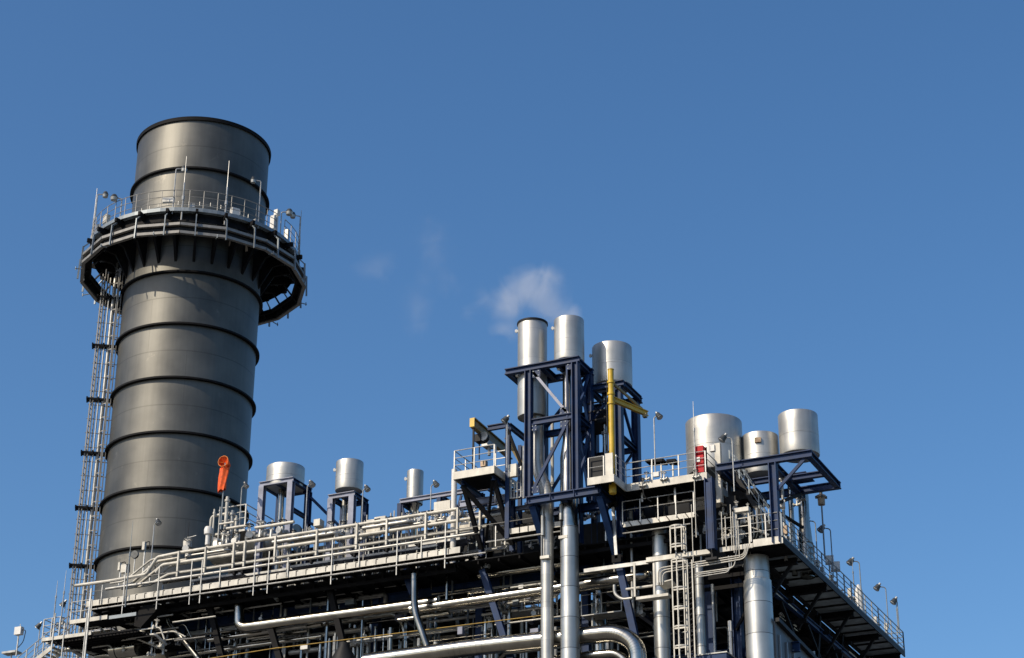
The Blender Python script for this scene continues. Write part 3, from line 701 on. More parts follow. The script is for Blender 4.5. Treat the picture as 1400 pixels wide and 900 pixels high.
MB().lathe((p5.x, Ys, 0), [(PR(p5, 25.4)/2, ZG-1.6), (PR(p5, 25)/2, 39.6), (PR(p5, 17)/2, 40.6), (PR(p5, 17)/2, ZR+.2)], 36).build('cladding', 'inox', pr2)
for (x, y, dz) in ((742, 705, 2.2), (767, 690, 1.7)):
    p = P(x, y, Y=Ys-.45)
    sp_ = thing('spring_hanger', 'long thin spring hanger on the left face of the left tall pipe' if x == 742 else 'spring hanger can between the two tall pipes', 'pipe hanger', p, 'spring hangers')
    MB().tube([p, p-Vector((0, 0, dz*.5))], .10, 10).build('spring_can', 'galv', sp_)
    MB().tube([p-Vector((0, 0, dz*.5)), p-Vector((0, 0, dz))], .04, 6).build('rod', 'dark', sp_)
    MB().box(p-Vector((-.12, -.1, dz+.1)), (.5, .3, .16)).build('bracket', 'cream', sp_)
    MB().bar(p, (p.x, p.y, ZG-.4), .05).build('rod', 'rail', sp_)
for (x, y) in ((762, 676), (799, 670)):
    p = P(x, y+2, Y=YT+.2)
    tag(MB().box(p, (.5, .4, .26)).build('slide_bearing', 'cream'), 'pale bearing block under the blue base beam, ' + ('between the twin pipes' if x == 762 else 'right of the twin pipes'), 'bearing block', 'bearing blocks under the blue beam')
# second tower with the third silencer
Y2a, Y2b = 91.0, 93.6; Z2 = 44.0; X2 = -36.55
t2 = thing('support_tower', 'shorter dark blue tower behind the yellow jib crane', 'steel tower', (X2-1.4, Y2a, 37.2), 'blue towers of the tall silencers')
for (X, Y) in ((X2-.3, Y2a+.1), (X2-.25, Y2b-.2), (X2-2.7, Y2a+.1), (X2-2.7, Y2b-.2)):
    MB().ibeam((X, Y, 35.2), (X, Y, Z2-.3), .42, .38, .05, up=(1, 0, 0)).build('column', 'blue', t2)
for Y in (Y2a, Y2b): MB().ibeam((X2-3.1, Y, Z2-.15), (X2+.05, Y, Z2-.15), .3, .32, .05).build('beam', 'blue', t2)
for X in (X2-3., X2-2., X2-1.0, X2): MB().ibeam((X, Y2a+.16, Z2-.15), (X, Y2b-.16, Z2-.15), .24, .30, .04).build('beam', 'blue', t2)
for z in (40.9,):
    for X in (X2-.3, X2-2.7): MB().ibeam((X, Y2a+.3, z), (X, Y2b-.3, z), .24, .28, .04).build('beam', 'blue', t2)
    MB().ibeam((X2-2.6, Y2b-.2, z), (X2-.4, Y2b-.2, z), .24, .28, .04).build('beam', 'blue', t2)
MB().bar((X2-2.6, Y2a, 41), (X2-.4, Y2a, Z2-.4), .12).build('brace', 'blue', t2)
MB().bar((X2-.3, Y2a+.3, 43.3), (X2-.3, Y2b-.3, 41.0), .14).build('brace', 'blue', t2)
MB().bar((X2-2.6, Y2b-.1, 38), (X2-.5, Y2b-.1, 40.8), .12).build('brace', 'blue', t2)
for z in (41.9, 42.4, 42.9):
    b = MB(); b.bar((X2-3.6, Y2a-.2, z), (X2-.6, Y2a-.2, z), .05, .08); b.build('grille_bar', 'dark', t2)
MB().box((X2-1.9, Y2a+1.2, 42.3), (2.1, 1.6, .7)).build('junction_housing', 'dark', t2)
silencer(836.5, 476.5, 530, 54.5, (Y2a+Y2b)/2, 'broad aluminium silencer right of the twins, behind the yellow jib crane', stem=None)
p = P(827, 590, Y=91.7)
pipe([(p.x, p.y, 35.3), (p.x, p.y, Z2-.2)], PR(p, 7)/2, 'slim polished vent pipe under the broad silencer', 'inox', group='vent pipes under silencers', n=14, flanges=((0, .72),))
# vent lines seen through the tower
for i, x in enumerate((755, 812)):
    p = P(x, 560, Y=93.5)
    pipe([(p.x, p.y, 35.3), (p.x, p.y, 43.4)], .10, 'thin pale line seen through the tower ' + ('between the twin pipes' if i == 0 else 'right of its right column'), 'cream', group='thin lines behind the tower', n=8, flanges=((0, .55), (0, .8)))

# ================================================================= YELLOW JIB CRANE
jb = P(837.5, 660, Y=88.9); zt = Zat(jb.x, jb.y, 506)
jc = thing('jib_crane', 'yellow jib crane with slim post and arm right of the blue tower', 'crane', jb)
MB().tube([jb-Vector((0, 0, .6)), jb+Vector((0, 0, .8))], .19, 18).build('post', 'yellow', jc)
MB().tube([jb+Vector((0, 0, .8)), (jb.x, jb.y, zt)], .155, 18).build('post', 'yellow', jc)
MB().tube([(jb.x, jb.y, zt), (jb.x, jb.y, zt+.03)], .175, 18).build('cap', 'yellow', jc)
za_ = Zat(jb.x, jb.y, 546); e = P(885, 566, Z=za_)
MB().ibeam((jb.x+.1, jb.y+.1, za_), e, .18, .30, .05).build('arm', 'yellow', jc)
zt_ = Zat(jb.x, jb.y, 523); d_ = Vector((jb.x, jb.y, za_)).lerp(e, .86)
MB().bar((jb.x+.05, jb.y+.05, zt_), d_+Vector((0, 0, .14)), .09, .13).build('tie_bar', 'yellowd', jc)
for z in (za_-.25, za_+.3, zt_): MB().tube([(jb.x, jb.y, z-.06), (jb.x, jb.y, z+.06)], .20, 16).build('collar', 'yellow', jc)
MB().box(d_+Vector((.1, .1, -.2)), (.2, .25, .2)).build('trolley', 'yellowd', jc)
rod(831.5, 495, 655, 'dark thin lightning rod beside the yellow jib crane post', Y=88.8, mt='dark')

# ================================================================= PLATFORM WITH RED CABINET
ZC = 37.15; cR = P(966, 655.6, Z=ZC); cM = P(874, 669, Y=cR.y); YC = cR.y
cF = P(839, 658.5, Z=ZC); cB = P(858, 671.5, Z=ZC)
print('platformC', cR, cM, cF, cB)
pc = thing('platform', 'pale edged platform carrying the red cabinet, right of the tower', 'platform', (cR.x, YC, ZC))
poly = [(cF.x-1.45, cF.y), (cF.x, cF.y), (cF.x+.0, YC), (cR.x, YC), (cR.x, YC+3.2), (cF.x-1.45, YC+3.2)]
MB().prism(poly, ZC+.33, ZC+.39).build('deck_plate', 'soffit', pc)
FH = .40
def fascia(p, q, mt='cream', out=(0, -1, 0), h=FH, par=pc, z=ZC):
    MB().bar((p[0], p[1], z+h/2), (q[0], q[1], z+h/2), .06, h).build('fascia', mt, par)
fascia((cF.x-1.45, cF.y), (cF.x+.03, cF.y)); fascia((cF.x, cF.y+.05), (cF.x, YC-.05)); fascia((cF.x+.03, YC), (cR.x+.03, YC)); fascia((cR.x, YC+.05), (cR.x, YC+3.2))
b = MB()
for k in range(6): b.bar((cF.x+.3+k*.8, YC+.05, ZC+.2), (cF.x+.3+k*.8, YC+3.1, ZC+.2), .08, .22)
for k in range(2): b.bar((cF.x-1.2+k*.8, cF.y+.05, ZC+.2), (cF.x-1.2+k*.8, YC+3.1, ZC+.2), .08, .22)
b.build('joist', 'dark', pc)
railing(pc, [(cF.x+.02, cF.y+.3, ZC+.4), (cF.x+.02, YC-.02, ZC+.4), (cR.x-.02, YC-.02, ZC+.4), (cR.x-.02, YC+3.2, ZC+.4)], h=1.15, sp=1.3, mids=(.35, .68), r=.028)
railing(pc, [(cF.x-1.4, cF.y+.03, ZC+.4), (cF.x-.55, cF.y+.03, ZC+.4)], h=1.1, sp=.9, mids=(.5,), r=.028)
pp = MB(); pp.box((cF.x-.28, cF.y+.12, ZC+1.0), (.42, .1, 1.25)); pp.build('white_gate_panel', 'cream', pc)
MB().box((cF.x-1.0, cF.y+.25, ZC+1.0), (.8, .08, 1.1)).build('mesh_panel', 'dark', pc)
for x in (923, 878): 
    p = P(x, 672, Y=YC+.5); MB().bar((p.x, YC+.5, ZC), (p.x, YC+.5, ZC-.85 if x == 923 else ZC-.5), .09).build('hanger', 'rail', pc)
MB().tube([(cM.x+.2, YC-.1, ZC+.6), (cM.x+.25, YC-.18, ZC+.1), (cM.x+.3, YC-.12, ZC-.45), (cM.x+.6, YC+.1, ZC-.7)], .03, 6, bend=.2).build('cable', 'dark', pc)
# red cabinet
rc = thing('fire_cabinet', 'bright red cabinet in three stacked sections at the right corner of the platform', 'cabinet', P(958, 643, Y=YC+.25))
q = P(958, 642, Y=YC+.22); zt = Zat(q.x, q.y, 611); xw = .46; X0 = q.x
H3 = (zt-(ZC+.42))/3
for k in range(3):
    z = ZC+.43+k*H3
    MB().box((X0, YC+.25, z+H3/2), (xw, .40, H3-.05)).build('door' if k else 'drawer', 'red', rc)
MB().box((X0-.05, YC+.02, ZC+.43+1.45*H3), (.2, .03, .26)).build('label_plate', 'white', rc)
for s_ in (-1, 1): MB().bar((X0+s_*(xw/2+.03), YC+.45, ZC+.4), (X0+s_*(xw/2+.03), YC+.45, zt+.02), .05).build('frame', 'dark', rc)
# white column box beside it, small lights along the rail
wc = thing('switch_cabinet', 'tall narrow pale switch cabinet right of the red cabinet', 'cabinet', P(983, 650, Y=YC+1.2))
q = P(983, 650, Y=YC+1.0); zt = Zat(q.x, q.y, 607)
MB().box((q.x, q.y, (zt+ZC)/2-.5), (.30, .25, zt-ZC+1)).build('body', 'cream', wc)
MB().box((q.x-.25, q.y-.1, zt-.25), (.25, .2, .35)).build('control_box', 'white', wc)
for i, x in enumerate((891, 904, 920)):
    p = P(x, 640, Y=YC+.6); zt = Zat(p.x, p.y, 633.5)
    t_ = thing('floodlight', f'{["left", "middle", "right"][i]} one of three low black floodlights behind the platform railing', 'floodlight', p, 'three low black floodlights')
    MB().bar((p.x, p.y, ZC+.4), (p.x, p.y, zt), .07).build('stand', 'galv', t_)
    MB().plate([(p.x-.28, p.y-.2, zt+.05), (p.x+.22, p.y-.2, zt+.02), (p.x+.30, p.y+.2, zt-.10), (p.x-.20, p.y+.2, zt-.02)], .14, (0, 0, 1)).build('lamp_head', 'black', t_)
MB_ = MB(); p = P(897.5, 649, Y=YC-.08); MB_.box(p, (.3, .16, .24)); tag(MB_.build('junction_box', 'white'), 'white junction box on the platform railing below the tall lamp', 'junction box')
for i, (x, y) in enumerate(((879, 664), (884, 655), (908, 655), (952, 652))):
    p = P(x, y, Y=YC-.12)
    valve(p, .55, f'{["leftmost", "second", "third", "rightmost"][i]} small fitting hanging on the outer edge of the red cabinet platform', 'fittings on the platform edge')

# ================================================================= HOIST PLATFORM LEFT OF THE TOWER
YH = 88.6; hL = P(620, 650, Y=YH); hR = P(676, 641, Y=YH); ZH = hL.z-.25
hp_ = thing('platform', 'small pale edged hoist platform under the yellow monorail beam', 'platform', (hL.x, YH, ZH))
MB().box(((hL.x+hR.x)/2, YH+1.4, ZH+.34), (hR.x-hL.x, 2.8, .06)).build('deck_plate', 'soffit', hp_)
for (p, q, mt) in (((hL.x, YH), (hR.x, YH), 'cream'), ((hL.x, YH+.05), (hL.x, YH+2.8), 'cream'), ((hR.x, YH+.05), (hR.x, YH+2.8), 'cream')):
    fascia(p, q, mt, h=.42, par=hp_, z=ZH)
railing(hp_, [(hL.x+.03, YH+2.7, ZH+.4), (hL.x+.03, YH+.03, ZH+.4), (hR.x-.03, YH+.03, ZH+.4)], h=1.25, sp=1.25, mids=(.33, .66), r=.03)
for X in (hL.x+.35, hR.x-.25):
    MB().ibeam((X, YH+.3, ZH-.12), (X, YH+2.7, ZH-.12), .2, .24, .04).build('beam', 'blue', hp_)
    MB().bar((X, YH+.5, ZH-.2), (X+.1, YH+2.6, 35.7), .22).build('bracket', 'black', hp_)
    MB().ibeam((X, YH+2.8, 35.4), (X, YH+2.8, ZH+.1), .24, .24, .04, up=(0, 1, 0)).build('column', 'blue', hp_)
MB().bar((hL.x+.3, YH+.4, ZH-.25), (hR.x-.3, YH+2.4, 36.0), .2).build('brace', 'black', hp_)
MB().bar((hR.x-.3, YH+.4, ZH-.25), (hL.x+.6, YH+2.8, 36.0), .14).build('brace', 'black', hp_)
wp = MB(); wp.box((hL.x-.02, YH+1.2, ZH-.6), (.08, 2.2, 1.9)); 
p = P(621, 664, Y=YH+2.9)
tag(MB().tube([(p.x, p.y, 35.2), (p.x, p.y, ZH+1.8)], .16, 16).build('vent_post', 'white'), 'white upright post behind the left end of the hoist platform', 'post')
# yellow monorail
mo = thing('hoist_beam', 'weathered yellow monorail beam with a chain hoist above the small platform', 'crane', P(647, 578, Y=YH+.1))
m0 = P(646.5, 578, Y=YH+.1); zm0 = m0.z; m1 = P(733, 652, Z=zm0)
if m1.y-m0.y > 6: pass
dd = (m1-m0); m1 = m0+dd*min(1, 5.2/dd.length)
MB().ibeam(m0, m1, .26, .58, .06).build('beam', 'yellowd', mo)
MB().box(m0+Vector((-.02, -.04, 0)), (.28, .06, .5)).build('end_plate', 'yellow', mo)
MB().bar(m0+Vector((0, .1, -.3)), (m0.x, m0.y+.1, ZH+.4), .09).build('stanchion', 'dark', mo)
h0 = m0+dd.normalized()*.9
b = MB(); b.box(h0+Vector((0, 0, -.62)), (.34, .5, .42)); b.tube([h0+Vector((.26, -.1, -.6)), h0+Vector((.26, .1, -.6))], .30, 14); b.build('hoist_body', 'dark', mo)
b = MB(); b.tube([h0+Vector((.3, -.12, -.55)), h0+Vector((.3, -.16, -.55))], .26, 14); b.build('hoist_cover', 'galv', mo)
b = MB(); b.tube([h0+Vector((0, 0, -.8)), h0+Vector((0, 0, -1.8))], .04, 6); b.build('chain', 'dark', mo)
b = MB(); b.box(h0+Vector((.1, .4, -1.95)), (.3, .3, .34)); b.build('hook_block', 'tan', mo)
h1 = m0+dd.normalized()*2.0
b = MB(); b.box(h1+Vector((0, 0, -.55)), (.4, .7, .35)); b.tube([h1+Vector((.1, 0, -.6)), h1+Vector((.1, 0, -1.2))], .09, 8); b.build('trolley', 'galv', mo)
# blue gantry around the monorail
ga = thing('gantry_frame', 'small dark blue gantry frame holding the yellow monorail', 'steel frame', P(694, 640, Y=YH+.2))
g0 = P(667, 586, Y=YH+1.4); g1 = P(695, 581, Y=YH+1.4); zg = g1.z; g2 = P(722, 606, Z=zg)
MB().ibeam((g0.x, g0.y, zg), (g1.x, g1.y, zg), .2, .3, .05).build('beam', 'blue', ga)
MB().ibeam((g1.x, g1.y+.1, zg), (g1.x, g2.y+.3, zg), .2, .3, .05).build('beam', 'blue', ga)
MB().ibeam((g1.x, g1.y, 35.6), (g1.x, g1.y, zg-.16), .24, .24, .05, up=(0, 1, 0)).build('column', 'blue', ga)
MB().ibeam((g1.x-.5, g1.y+2.6, 35.6), (g1.x-.5, g1.y+2.6, zg-.2), .2, .2, .05, up=(0, 1, 0)).build('column', 'blue', ga)
MB().bar((g1.x, g1.y-.1, zg-.3), (g1.x+1.1, g1.y+.4, ZH-.3), .14).build('brace', 'black', ga)
MB().bar((g1.x-.6, g1.y+1, zg-.3), (g1.x+.9, g1.y+1.4, ZH+.1), .2).build('brace', 'yellowd', ga)
# small stair/ladder bay below the gantry
lt = thing('ladder_bay', 'tangle of pale ladders and rails between hoist platform and tower', 'ladder', P(700, 668, Y=90.1))
for (xl, xr2, yt, yb2) in ((677, 695, 608, 688), (697, 712, 640, 682)):
    pa = P(xl, yb2, Y=90.0); pb = P(xr2, yb2, Y=90.0); zt = Zat(pa.x, 90.0, yt); w_ = pb.x-pa.x
    for X in (pa.x, pa.x+w_): MB().bar((X, 90.0, pa.z), (X, 90.0, zt), .06).build('post', 'rail', lt)
    n = int((zt-pa.z)/.42)
    for k in range(n+1): MB().bar((pa.x, 90.0, pa.z+k*.42), (pa.x+w_, 90.0, pa.z+k*.42), .035).build('rung', 'rail', lt)
p = P(701.5, 644, Y=89.6); tag(MB().box(p, (.48, .25, .70)).build('panel_box', 'cream'), 'pale rectangular panel box beside the hoist platform', 'panel box')
for i, x in enumerate((699, 703, 707, 716)):
    p = P(x, 672, Y=89.8); zt = Zat(p.x, p.y, 657 if i < 3 else 610)
    tag(MB().tube([(p.x, p.y, p.z-.4), (p.x, p.y, zt)], .03 if i < 3 else .07, 8).build('conduit', 'rail'), f'{["left", "middle", "right"][i]} of three thin conduits below the pale panel box' if i < 3 else 'tall pale conduit post left of the tower column', 'conduit')

# ================================================================= RIGHT SILENCERS
RFx0, RFx1, RFy0, RFy1, RFz = -31.1, -26.11, 90.0, 94.95, 37.92
rf = thing('silencer_stand', 'dark blue cantilevered frame holding the three right-hand silencers', 'steel frame', (-28, 90, 35))
for Y in (RFy0, RFy1): MB().ibeam((RFx0, Y, RFz-.17), (RFx1+.06, Y, RFz-.17), .30, .38, .05).build('beam', 'blue', rf)
MB().box((-27.7, 93.6, RFz+.03), (.9, 1.6, .04)).build('plate', 'blue', rf)
for X in (-31.0, -28.3, RFx1-.1): MB().ibeam((X, RFy0+.17, RFz-.17), (X, RFy1-.17, RFz-.17), .30, .36, .05).build('beam', 'blue', rf)
MB().ibeam((-28.2, 92.9, RFz-.2), (RFx1-.2, 92.9, RFz-.2), .28, .30, .05).build('beam', 'blue', rf)
MB().ibeam((-31.0, 92.6, RFz-.2), (-28.4, 92.6, RFz-.2), .28, .30, .05).build('beam', 'blue', rf)
pq = P(1060, 700, Y=RFy0); XP_ = pq.x
MB().ibeam((XP_, RFy0, ZB+.0), (XP_, RFy0, RFz-.36), .42, .40, .05, up=(1, 0, 0)).build('column', 'blue', rf)
MB().ibeam((-31.0, RFy1, 33.3), (-31.0, RFy1, RFz-.36), .36, .36, .05, up=(1, 0, 0)).build('column', 'blue', rf)
MB().bar((XP_+.15, RFy0, 36.1), (RFx1-.35, RFy0+.03, RFz-.4), .13, .15).build('brace', 'blue', rf)
MB().bar((XP_, RFy0+.3, 35.5), (XP_, RFy1-.4, RFz-.5), .16).build('brace', 'black', rf)
MB().bar((-31.0, RFy0+.3, RFz-.5), (XP_, RFy1-.3, 35.6), .13).build('brace', 'black', rf)
s4 = silencer(975.5, 579.5, 652, 77, 93.3, 'widest aluminium silencer behind the red cabinet', lugs=False)
s5 = silencer(1039, 598, 652, 50, 93.9, 'shortest of the three right-hand silencers, with a small dark box near its top', lugs=False)
q = s5[1]; qa = math.atan2(-.9, .43)-.25
MB().box((q.x+(s5[2]+.04)*math.cos(qa), q.y+(s5[2]+.04)*math.sin(qa), s5[4]-.55), (.12, .34, .26), qa).build('name_plate', 'tan', s5[0])
s6 = silencer(1090.5, 569, 624, 54, 93.9, 'rightmost aluminium silencer on the cantilevered blue frame', lugs=False)
for (x, wt, wb, Y, lab) in ((1096, 15, 20, 95.6, 'wide clad pipe under the rightmost silencer'), (1079, 7, 8, 95.0, 'middle clad pipe under the rightmost silencer'), (1068.5, 4, 5, 92.5, 'thin pipe beside the blue post under the rightmost silencer')):
    a = P(x, 650, Y=Y); r0 = PR(a, wt)/2; r1 = PR(a, wb)/2
    t_ = thing('pipe', lab, 'pipe', (a.x, a.y, 33.3), 'vent pipes under silencers')
    b = MB(); b.lathe((a.x, a.y, 0), [(r1, 33.2), (r1, 34.9), (r0, 36.2), (r0, RFz+.2)], 26); b.build('cladding', 'inox' if wt > 4 else 'galv', t_)
    MB().lathe((a.x, a.y, 0), [(r1*1.0, 35.0), (r1*1.03, 35.0), (r1*1.03, 35.05), (r1, 35.05)], 26).build('joint_band', 'dark', t_)
for i, (x, y) in enumerate(((1063, 667), (1097, 683), (1090, 690), (1069, 655))):
    p = P(x, y, Y=(92.2, 95., 94.4, 92.2)[i]); valve(p, .6, f'small valve by the clad pipes under the rightmost silencer, {["upper left", "on the wide pipe", "lower", "topmost"][i]}', 'valves under the right silencers')
# steam body between (dark box under silencer 5)
b = MB(); b.box((s5[1].x-.4, 92.8, 36.9), (1.4, 1.6, .5)); b.box((s5[1].x-.9, 91.6, 36.2), (.5, .5, .9)); tag(b.build('equipment_box', 'dark'), 'dark equipment box under the shortest right-hand silencer', 'equipment box')

# ================================================================= CORNER PLATFORM AND SIDE WALKWAY
YS = 89.95
sw = thing('side_walkway', 'dark long side walkway with grey soffit panels running back along the right side', 'walkway', (XR, 101, ZB))
MB().box((XR-1.1, (YS+YB+.3)/2+.1, ZB+.16), (2.1, YB+.3-YS-.3, .06)).build('deck_plate', 'soffitb', sw)
MB().bar((XR, YS+.03, ZB+.12), (XR, YB+.3, ZB+.12), .06, .34).build('edge_channel', 'dark', sw)
MB().bar((XR-2.15, YS+.5, ZB+.05), (XR-2.15, YB+.3, ZB+.05), .1, .3).build('edge_channel', 'dark', sw)
for k in range(17):
    Y = YS+.9+k*1.35
    MB().bar((XR-2.1, Y, ZB+.08), (XR-.06, Y+.0, ZB+.08), .05, .10).build('joist', 'dark', sw)
for Y in (92.6, 97.6, 102.6, 107.6, 112.2):
    MB().ibeam((XR-2.6, Y, ZB-.18), (XR-.1, Y, ZB-.18), .26, .34, .05).build('cross_beam', 'black', sw)
    MB().bar((XR-.4, Y, ZB-.3), (XR-1.8, Y, ZB-2.2), .16).build('bracket', 'black', sw)
railing(sw, [(XR, YS+.0, ZB+.22), (XR, YB+.3, ZB+.22)], h=1.25, sp=1.32, mids=(.25, .5, .75), r=.03, mt='railgrey', toe=.14)
railing(sw, [(XR-1.62, 95.6, ZB+.22), (XR-1.62, YB+.3, ZB+.22)], h=1.25, sp=1.6, mids=(.5,), r=.026, mt='railgrey')
railing(sw, [(XR, YB+.3, ZB+.22), (XR-1.6, YB+.3, ZB+.22)], h=1.25, sp=1.3, mids=(.25, .5, .75), r=.03, mt='railgrey')
cp = thing('corner_platform', 'pale edged corner platform at the front right of the boiler', 'platform', (XR-2, YS, ZB))
xc0 = P(984, 752, Y=YS).x; xc1 = XR
xm = P(1030, 745, Y=YS).x
MB().box(((xc0+xc1)/2, YS+1.2, ZB+.14), (xc1-xc0, 2.3, .06)).build('deck_plate', 'soffit', cp)
MB().bar((xm, YS, ZB+.12), (xc1+.03, YS, ZB+.12), .06, .38).build('fascia', 'cream', cp)
MB().bar((xc0, YS, ZB+.02), (xm-.02, YS, ZB+.02), .06, .24).build('fascia', 'cream', cp)
railing(cp, [(xm-.1, YS, ZB+.22), (xc1-.05, YS, ZB+.22)], h=1.35, sp=.9, mids=(.36, .7), r=.028)
railing(cp, [(xc0-.2, YS, ZB+.1), (xm-.9, YS, ZB+.1)], h=1.55, sp=1.1, mids=(.33, .66), r=.026)
lowz = ZB-.15
bx0 = P(884, 767, Y=YS).x; bx1 = P(971, 753.5, Y=YS).x; bz = P(930, 760, Y=YS).z
bm = thing('white_beam', 'long pale channel beam below the small walkway, left of the blue column', 'beam', (bx0, YS, bz))
MB().bar((bx0, YS, bz), (bx1, YS, bz), .12, .26).build('web', 'cream', bm)
MB().bar((bx0, YS-.08, bz-.14), (bx1, YS-.08, bz-.14), .2, .03).build('flange', 'cream', bm)
ex = P(797, 772, Y=YS+.2)
MB().bar((ex.x, YS+.3, bz), (bx0-.02, YS+.3, bz), .1, .20).build('web', 'galv', bm)
# blue column with pale front face under the red cabinet
q = P(971.5, 700, Y=YC-.1)
bc = thing('blue_column', 'bright blue column hanging below the red cabinet platform', 'column', (q.x, q.y, ZC-3.8))
zt = ZC; zb_ = Zat(q.x, q.y, 752)
MB().ibeam((q.x, q.y, zb_), (q.x, q.y, zt), .48, .42, .05, up=(1, 0, 0)).build('shaft', 'blue', bc)
MB().bar((q.x+.02, q.y-.235, zb_), (q.x+.02, q.y-.235, zt-.3), .26, .05, up=(0, 1, 0)).build('cover_plate', 'blue', bc)
MB().bar((q.x, q.y, zb_), (q.x, q.y, zb_-.5), .08).build('rod', 'dark', bc)
MB().box((q.x, q.y, zb_-.5), (.6, .4, .12)).build('foot_plate', 'dark', bc)
# big clad pipe under the corner
q = P(1038, 850, Y=91.5); r_ = PR(q, 39)/2
bp = thing('pipe', 'large banded silver pipe standing under the corner platform', 'pipe', (q.x, q.y, 0), 'large upright pipes at the right')
MB().lathe((q.x, q.y, 0), [(r_, 0), (r_, 16), (r_, ZB-1.35), (r_*.9, ZB-1.3), (r_*.9, ZB-.1)], 40).build('cladding', 'clad', bp)
q = P(905, 850, Y=91.8); r_ = PR(q, 22)/2
bp = thing('pipe', 'dull silver upright pipe behind the small bracket shelf at the right', 'pipe', (q.x, q.y, 0), 'large upright pipes at the right')
MB().lathe((q.x, q.y, 0), [(r_, 0), (r_, 16), (r_, bz+2.2)], 32).build('cladding', 'clad', bp)
q = P(958, 850, Y=92.2); r_ = PR(q, 13)/2
bp = thing('pipe', 'slim silver upright pipe right of the caged ladder', 'pipe', (q.x, q.y, 0), 'large upright pipes at the right')
MB().lathe((q.x, q.y, 0), [(r_, 0), (r_, 16), (r_, ZB+.2)], 28).build('cladding', 'clad', bp)
for i, (x, wpx, y0, Y, mt) in enumerate(((977, 3.5, 800, 91.9, 'galv'), (999, 4, 850, 91.6, 'white'), (866, 4, 700, 91.9, 'rail'))):
    q = P(x, 880, Y=Y); zt = Zat(q.x, q.y, y0)
    t_ = thing('pipe', ['thin grey line right of the slim upright pipe', 'short white-capped line left of the large banded pipe', 'thin pale line right of the blue bracket'][i], 'pipe', (q.x, q.y, 5), 'thin upright lines at the right')
    MB().tube([(q.x, q.y, 0), (q.x, q.y, zt)], PR(q, wpx)/2, 12).build('line', mt, t_)
    MB().tube([(q.x, q.y, zt-.5), (q.x, q.y, zt+.03)], PR(q, wpx)/2*1.35, 12).build('cap', mt, t_)
# ================================================================= CAGED LADDERS ON THE RIGHT
Yc = 89.6
def caged(x0, x1, ytop, ybot, label, Y=Yc, hoops=4):
    a = P(x0, ybot, Y=Y); b_ = P(x1, ybot, Y=Y); zt = Zat(a.x, Y, ytop); w_ = b_.x-a.x; c = (a.x+b_.x)/2
    t_ = thing('caged_ladder', label, 'ladder', (c, Y, a.z), 'pale caged ladders at the right')
    h = zt-a.z; cr = w_/2
    for j in range(5):
        an = math.pi*j/4; px_ = c-cr*math.cos(an); py_ = Y-cr*math.sin(an)
        MB().bar((px_, py_, a.z), (px_, py_, zt), .05, .035).build('cage_strap', 'cream', t_)
    for k in range(hoops):
        z = a.z+h*(k+.5)/hoops if k < hoops-1 else zt-.03
        pts = [Vector((c-cr*math.cos(math.pi*j/12), Y-cr*math.sin(math.pi*j/12), z)) for j in range(13)]
        m_ = MB()
        for i in range(12): m_.bar(pts[i], pts[i+1], .03, .07)
        m_.bar(pts[0], pts[-1], .04, .08); m_.build('cage_hoop', 'cream', t_)
    for s_ in (-.22, .22): MB().bar((c+s_, Y+.25, a.z), (c+s_, Y+.25, zt), .06, .08).build('side_rail', 'galv', t_)
    for k in range(int(h/.3)): MB().bar((c-.22, Y+.25, a.z+.1+k*.3), (c+.22, Y+.25, a.z+.1+k*.3), .025).build('rung', 'dark', t_)
    return t_
caged(922, 944, 768, 900, 'tall pale caged ladder below the long white beam', hoops=5)
caged(917, 938.5, 722, 757, 'short pale ladder cage standing above the long white beam', hoops=2)
# stair-like rack beside the caged ladder
q = P(947, 900, Y=89.5); zt = Zat(q.x, q.y, 766)
lr = thing('cable_ladder', 'narrow cable ladder with slanting rungs right of the tall caged ladder', 'cable ladder', (q.x, q.y, q.z))
for s_ in (-.13, .13): MB().bar((q.x+s_, q.y, q.z), (q.x+s_, q.y, zt), .06, .05).build('side_rail', 'cream', lr)
for k in range(int((zt-q.z)/.27)): MB().bar((q.x-.14, q.y, q.z+k*.27), (q.x+.14, q.y, q.z+k*.27+.14), .035).build('rung', 'dark', lr)
# conduit bundle
for i in range(4):
    o_ = i*3.0
    pts = [P(900+o_*1.1, 792, Y=89.75), P(900+o_*1.1, 778+o_, Y=89.75), P(1000+o_*.0+8, 762+o_, Y=89.75)]
    if i < 3:
        pts = [P(900+o_, 800, Y=89.75), P(900+o_, 777+o_, Y=89.75), P(1018+o_*.1, 758.5+o_*.9, Y=89.75), P(1018.5+o_, 744, Y=89.75)]
        pts = [Vector((p.x, 89.75, p.z)) for p in pts]
    else:
        pts = [P(950, 784, Y=89.8), P(1004, 776, Y=89.8), P(1008, 744, Y=89.8)]
    pipe(pts, .032, f'{["topmost", "second", "third", "lowest"][i]} line of the bundle of thin pale conduits under the corner platform', 'cream', bend=.28, name='conduit', group='bundle of thin conduits', n=8, cat='conduit')
for i in range(2):
    pts = [P(950, 786.5+i*3, Y=89.8), P(1000-i*2, 779+i*3, Y=89.8), P(1000-i*4, 760, Y=89.8)]
    pipe(pts, .028, f'{["upper", "lower"][i]} short conduit loop under the corner platform', 'rail', bend=.28, name='conduit', group='short conduit loops', n=8, cat='conduit')
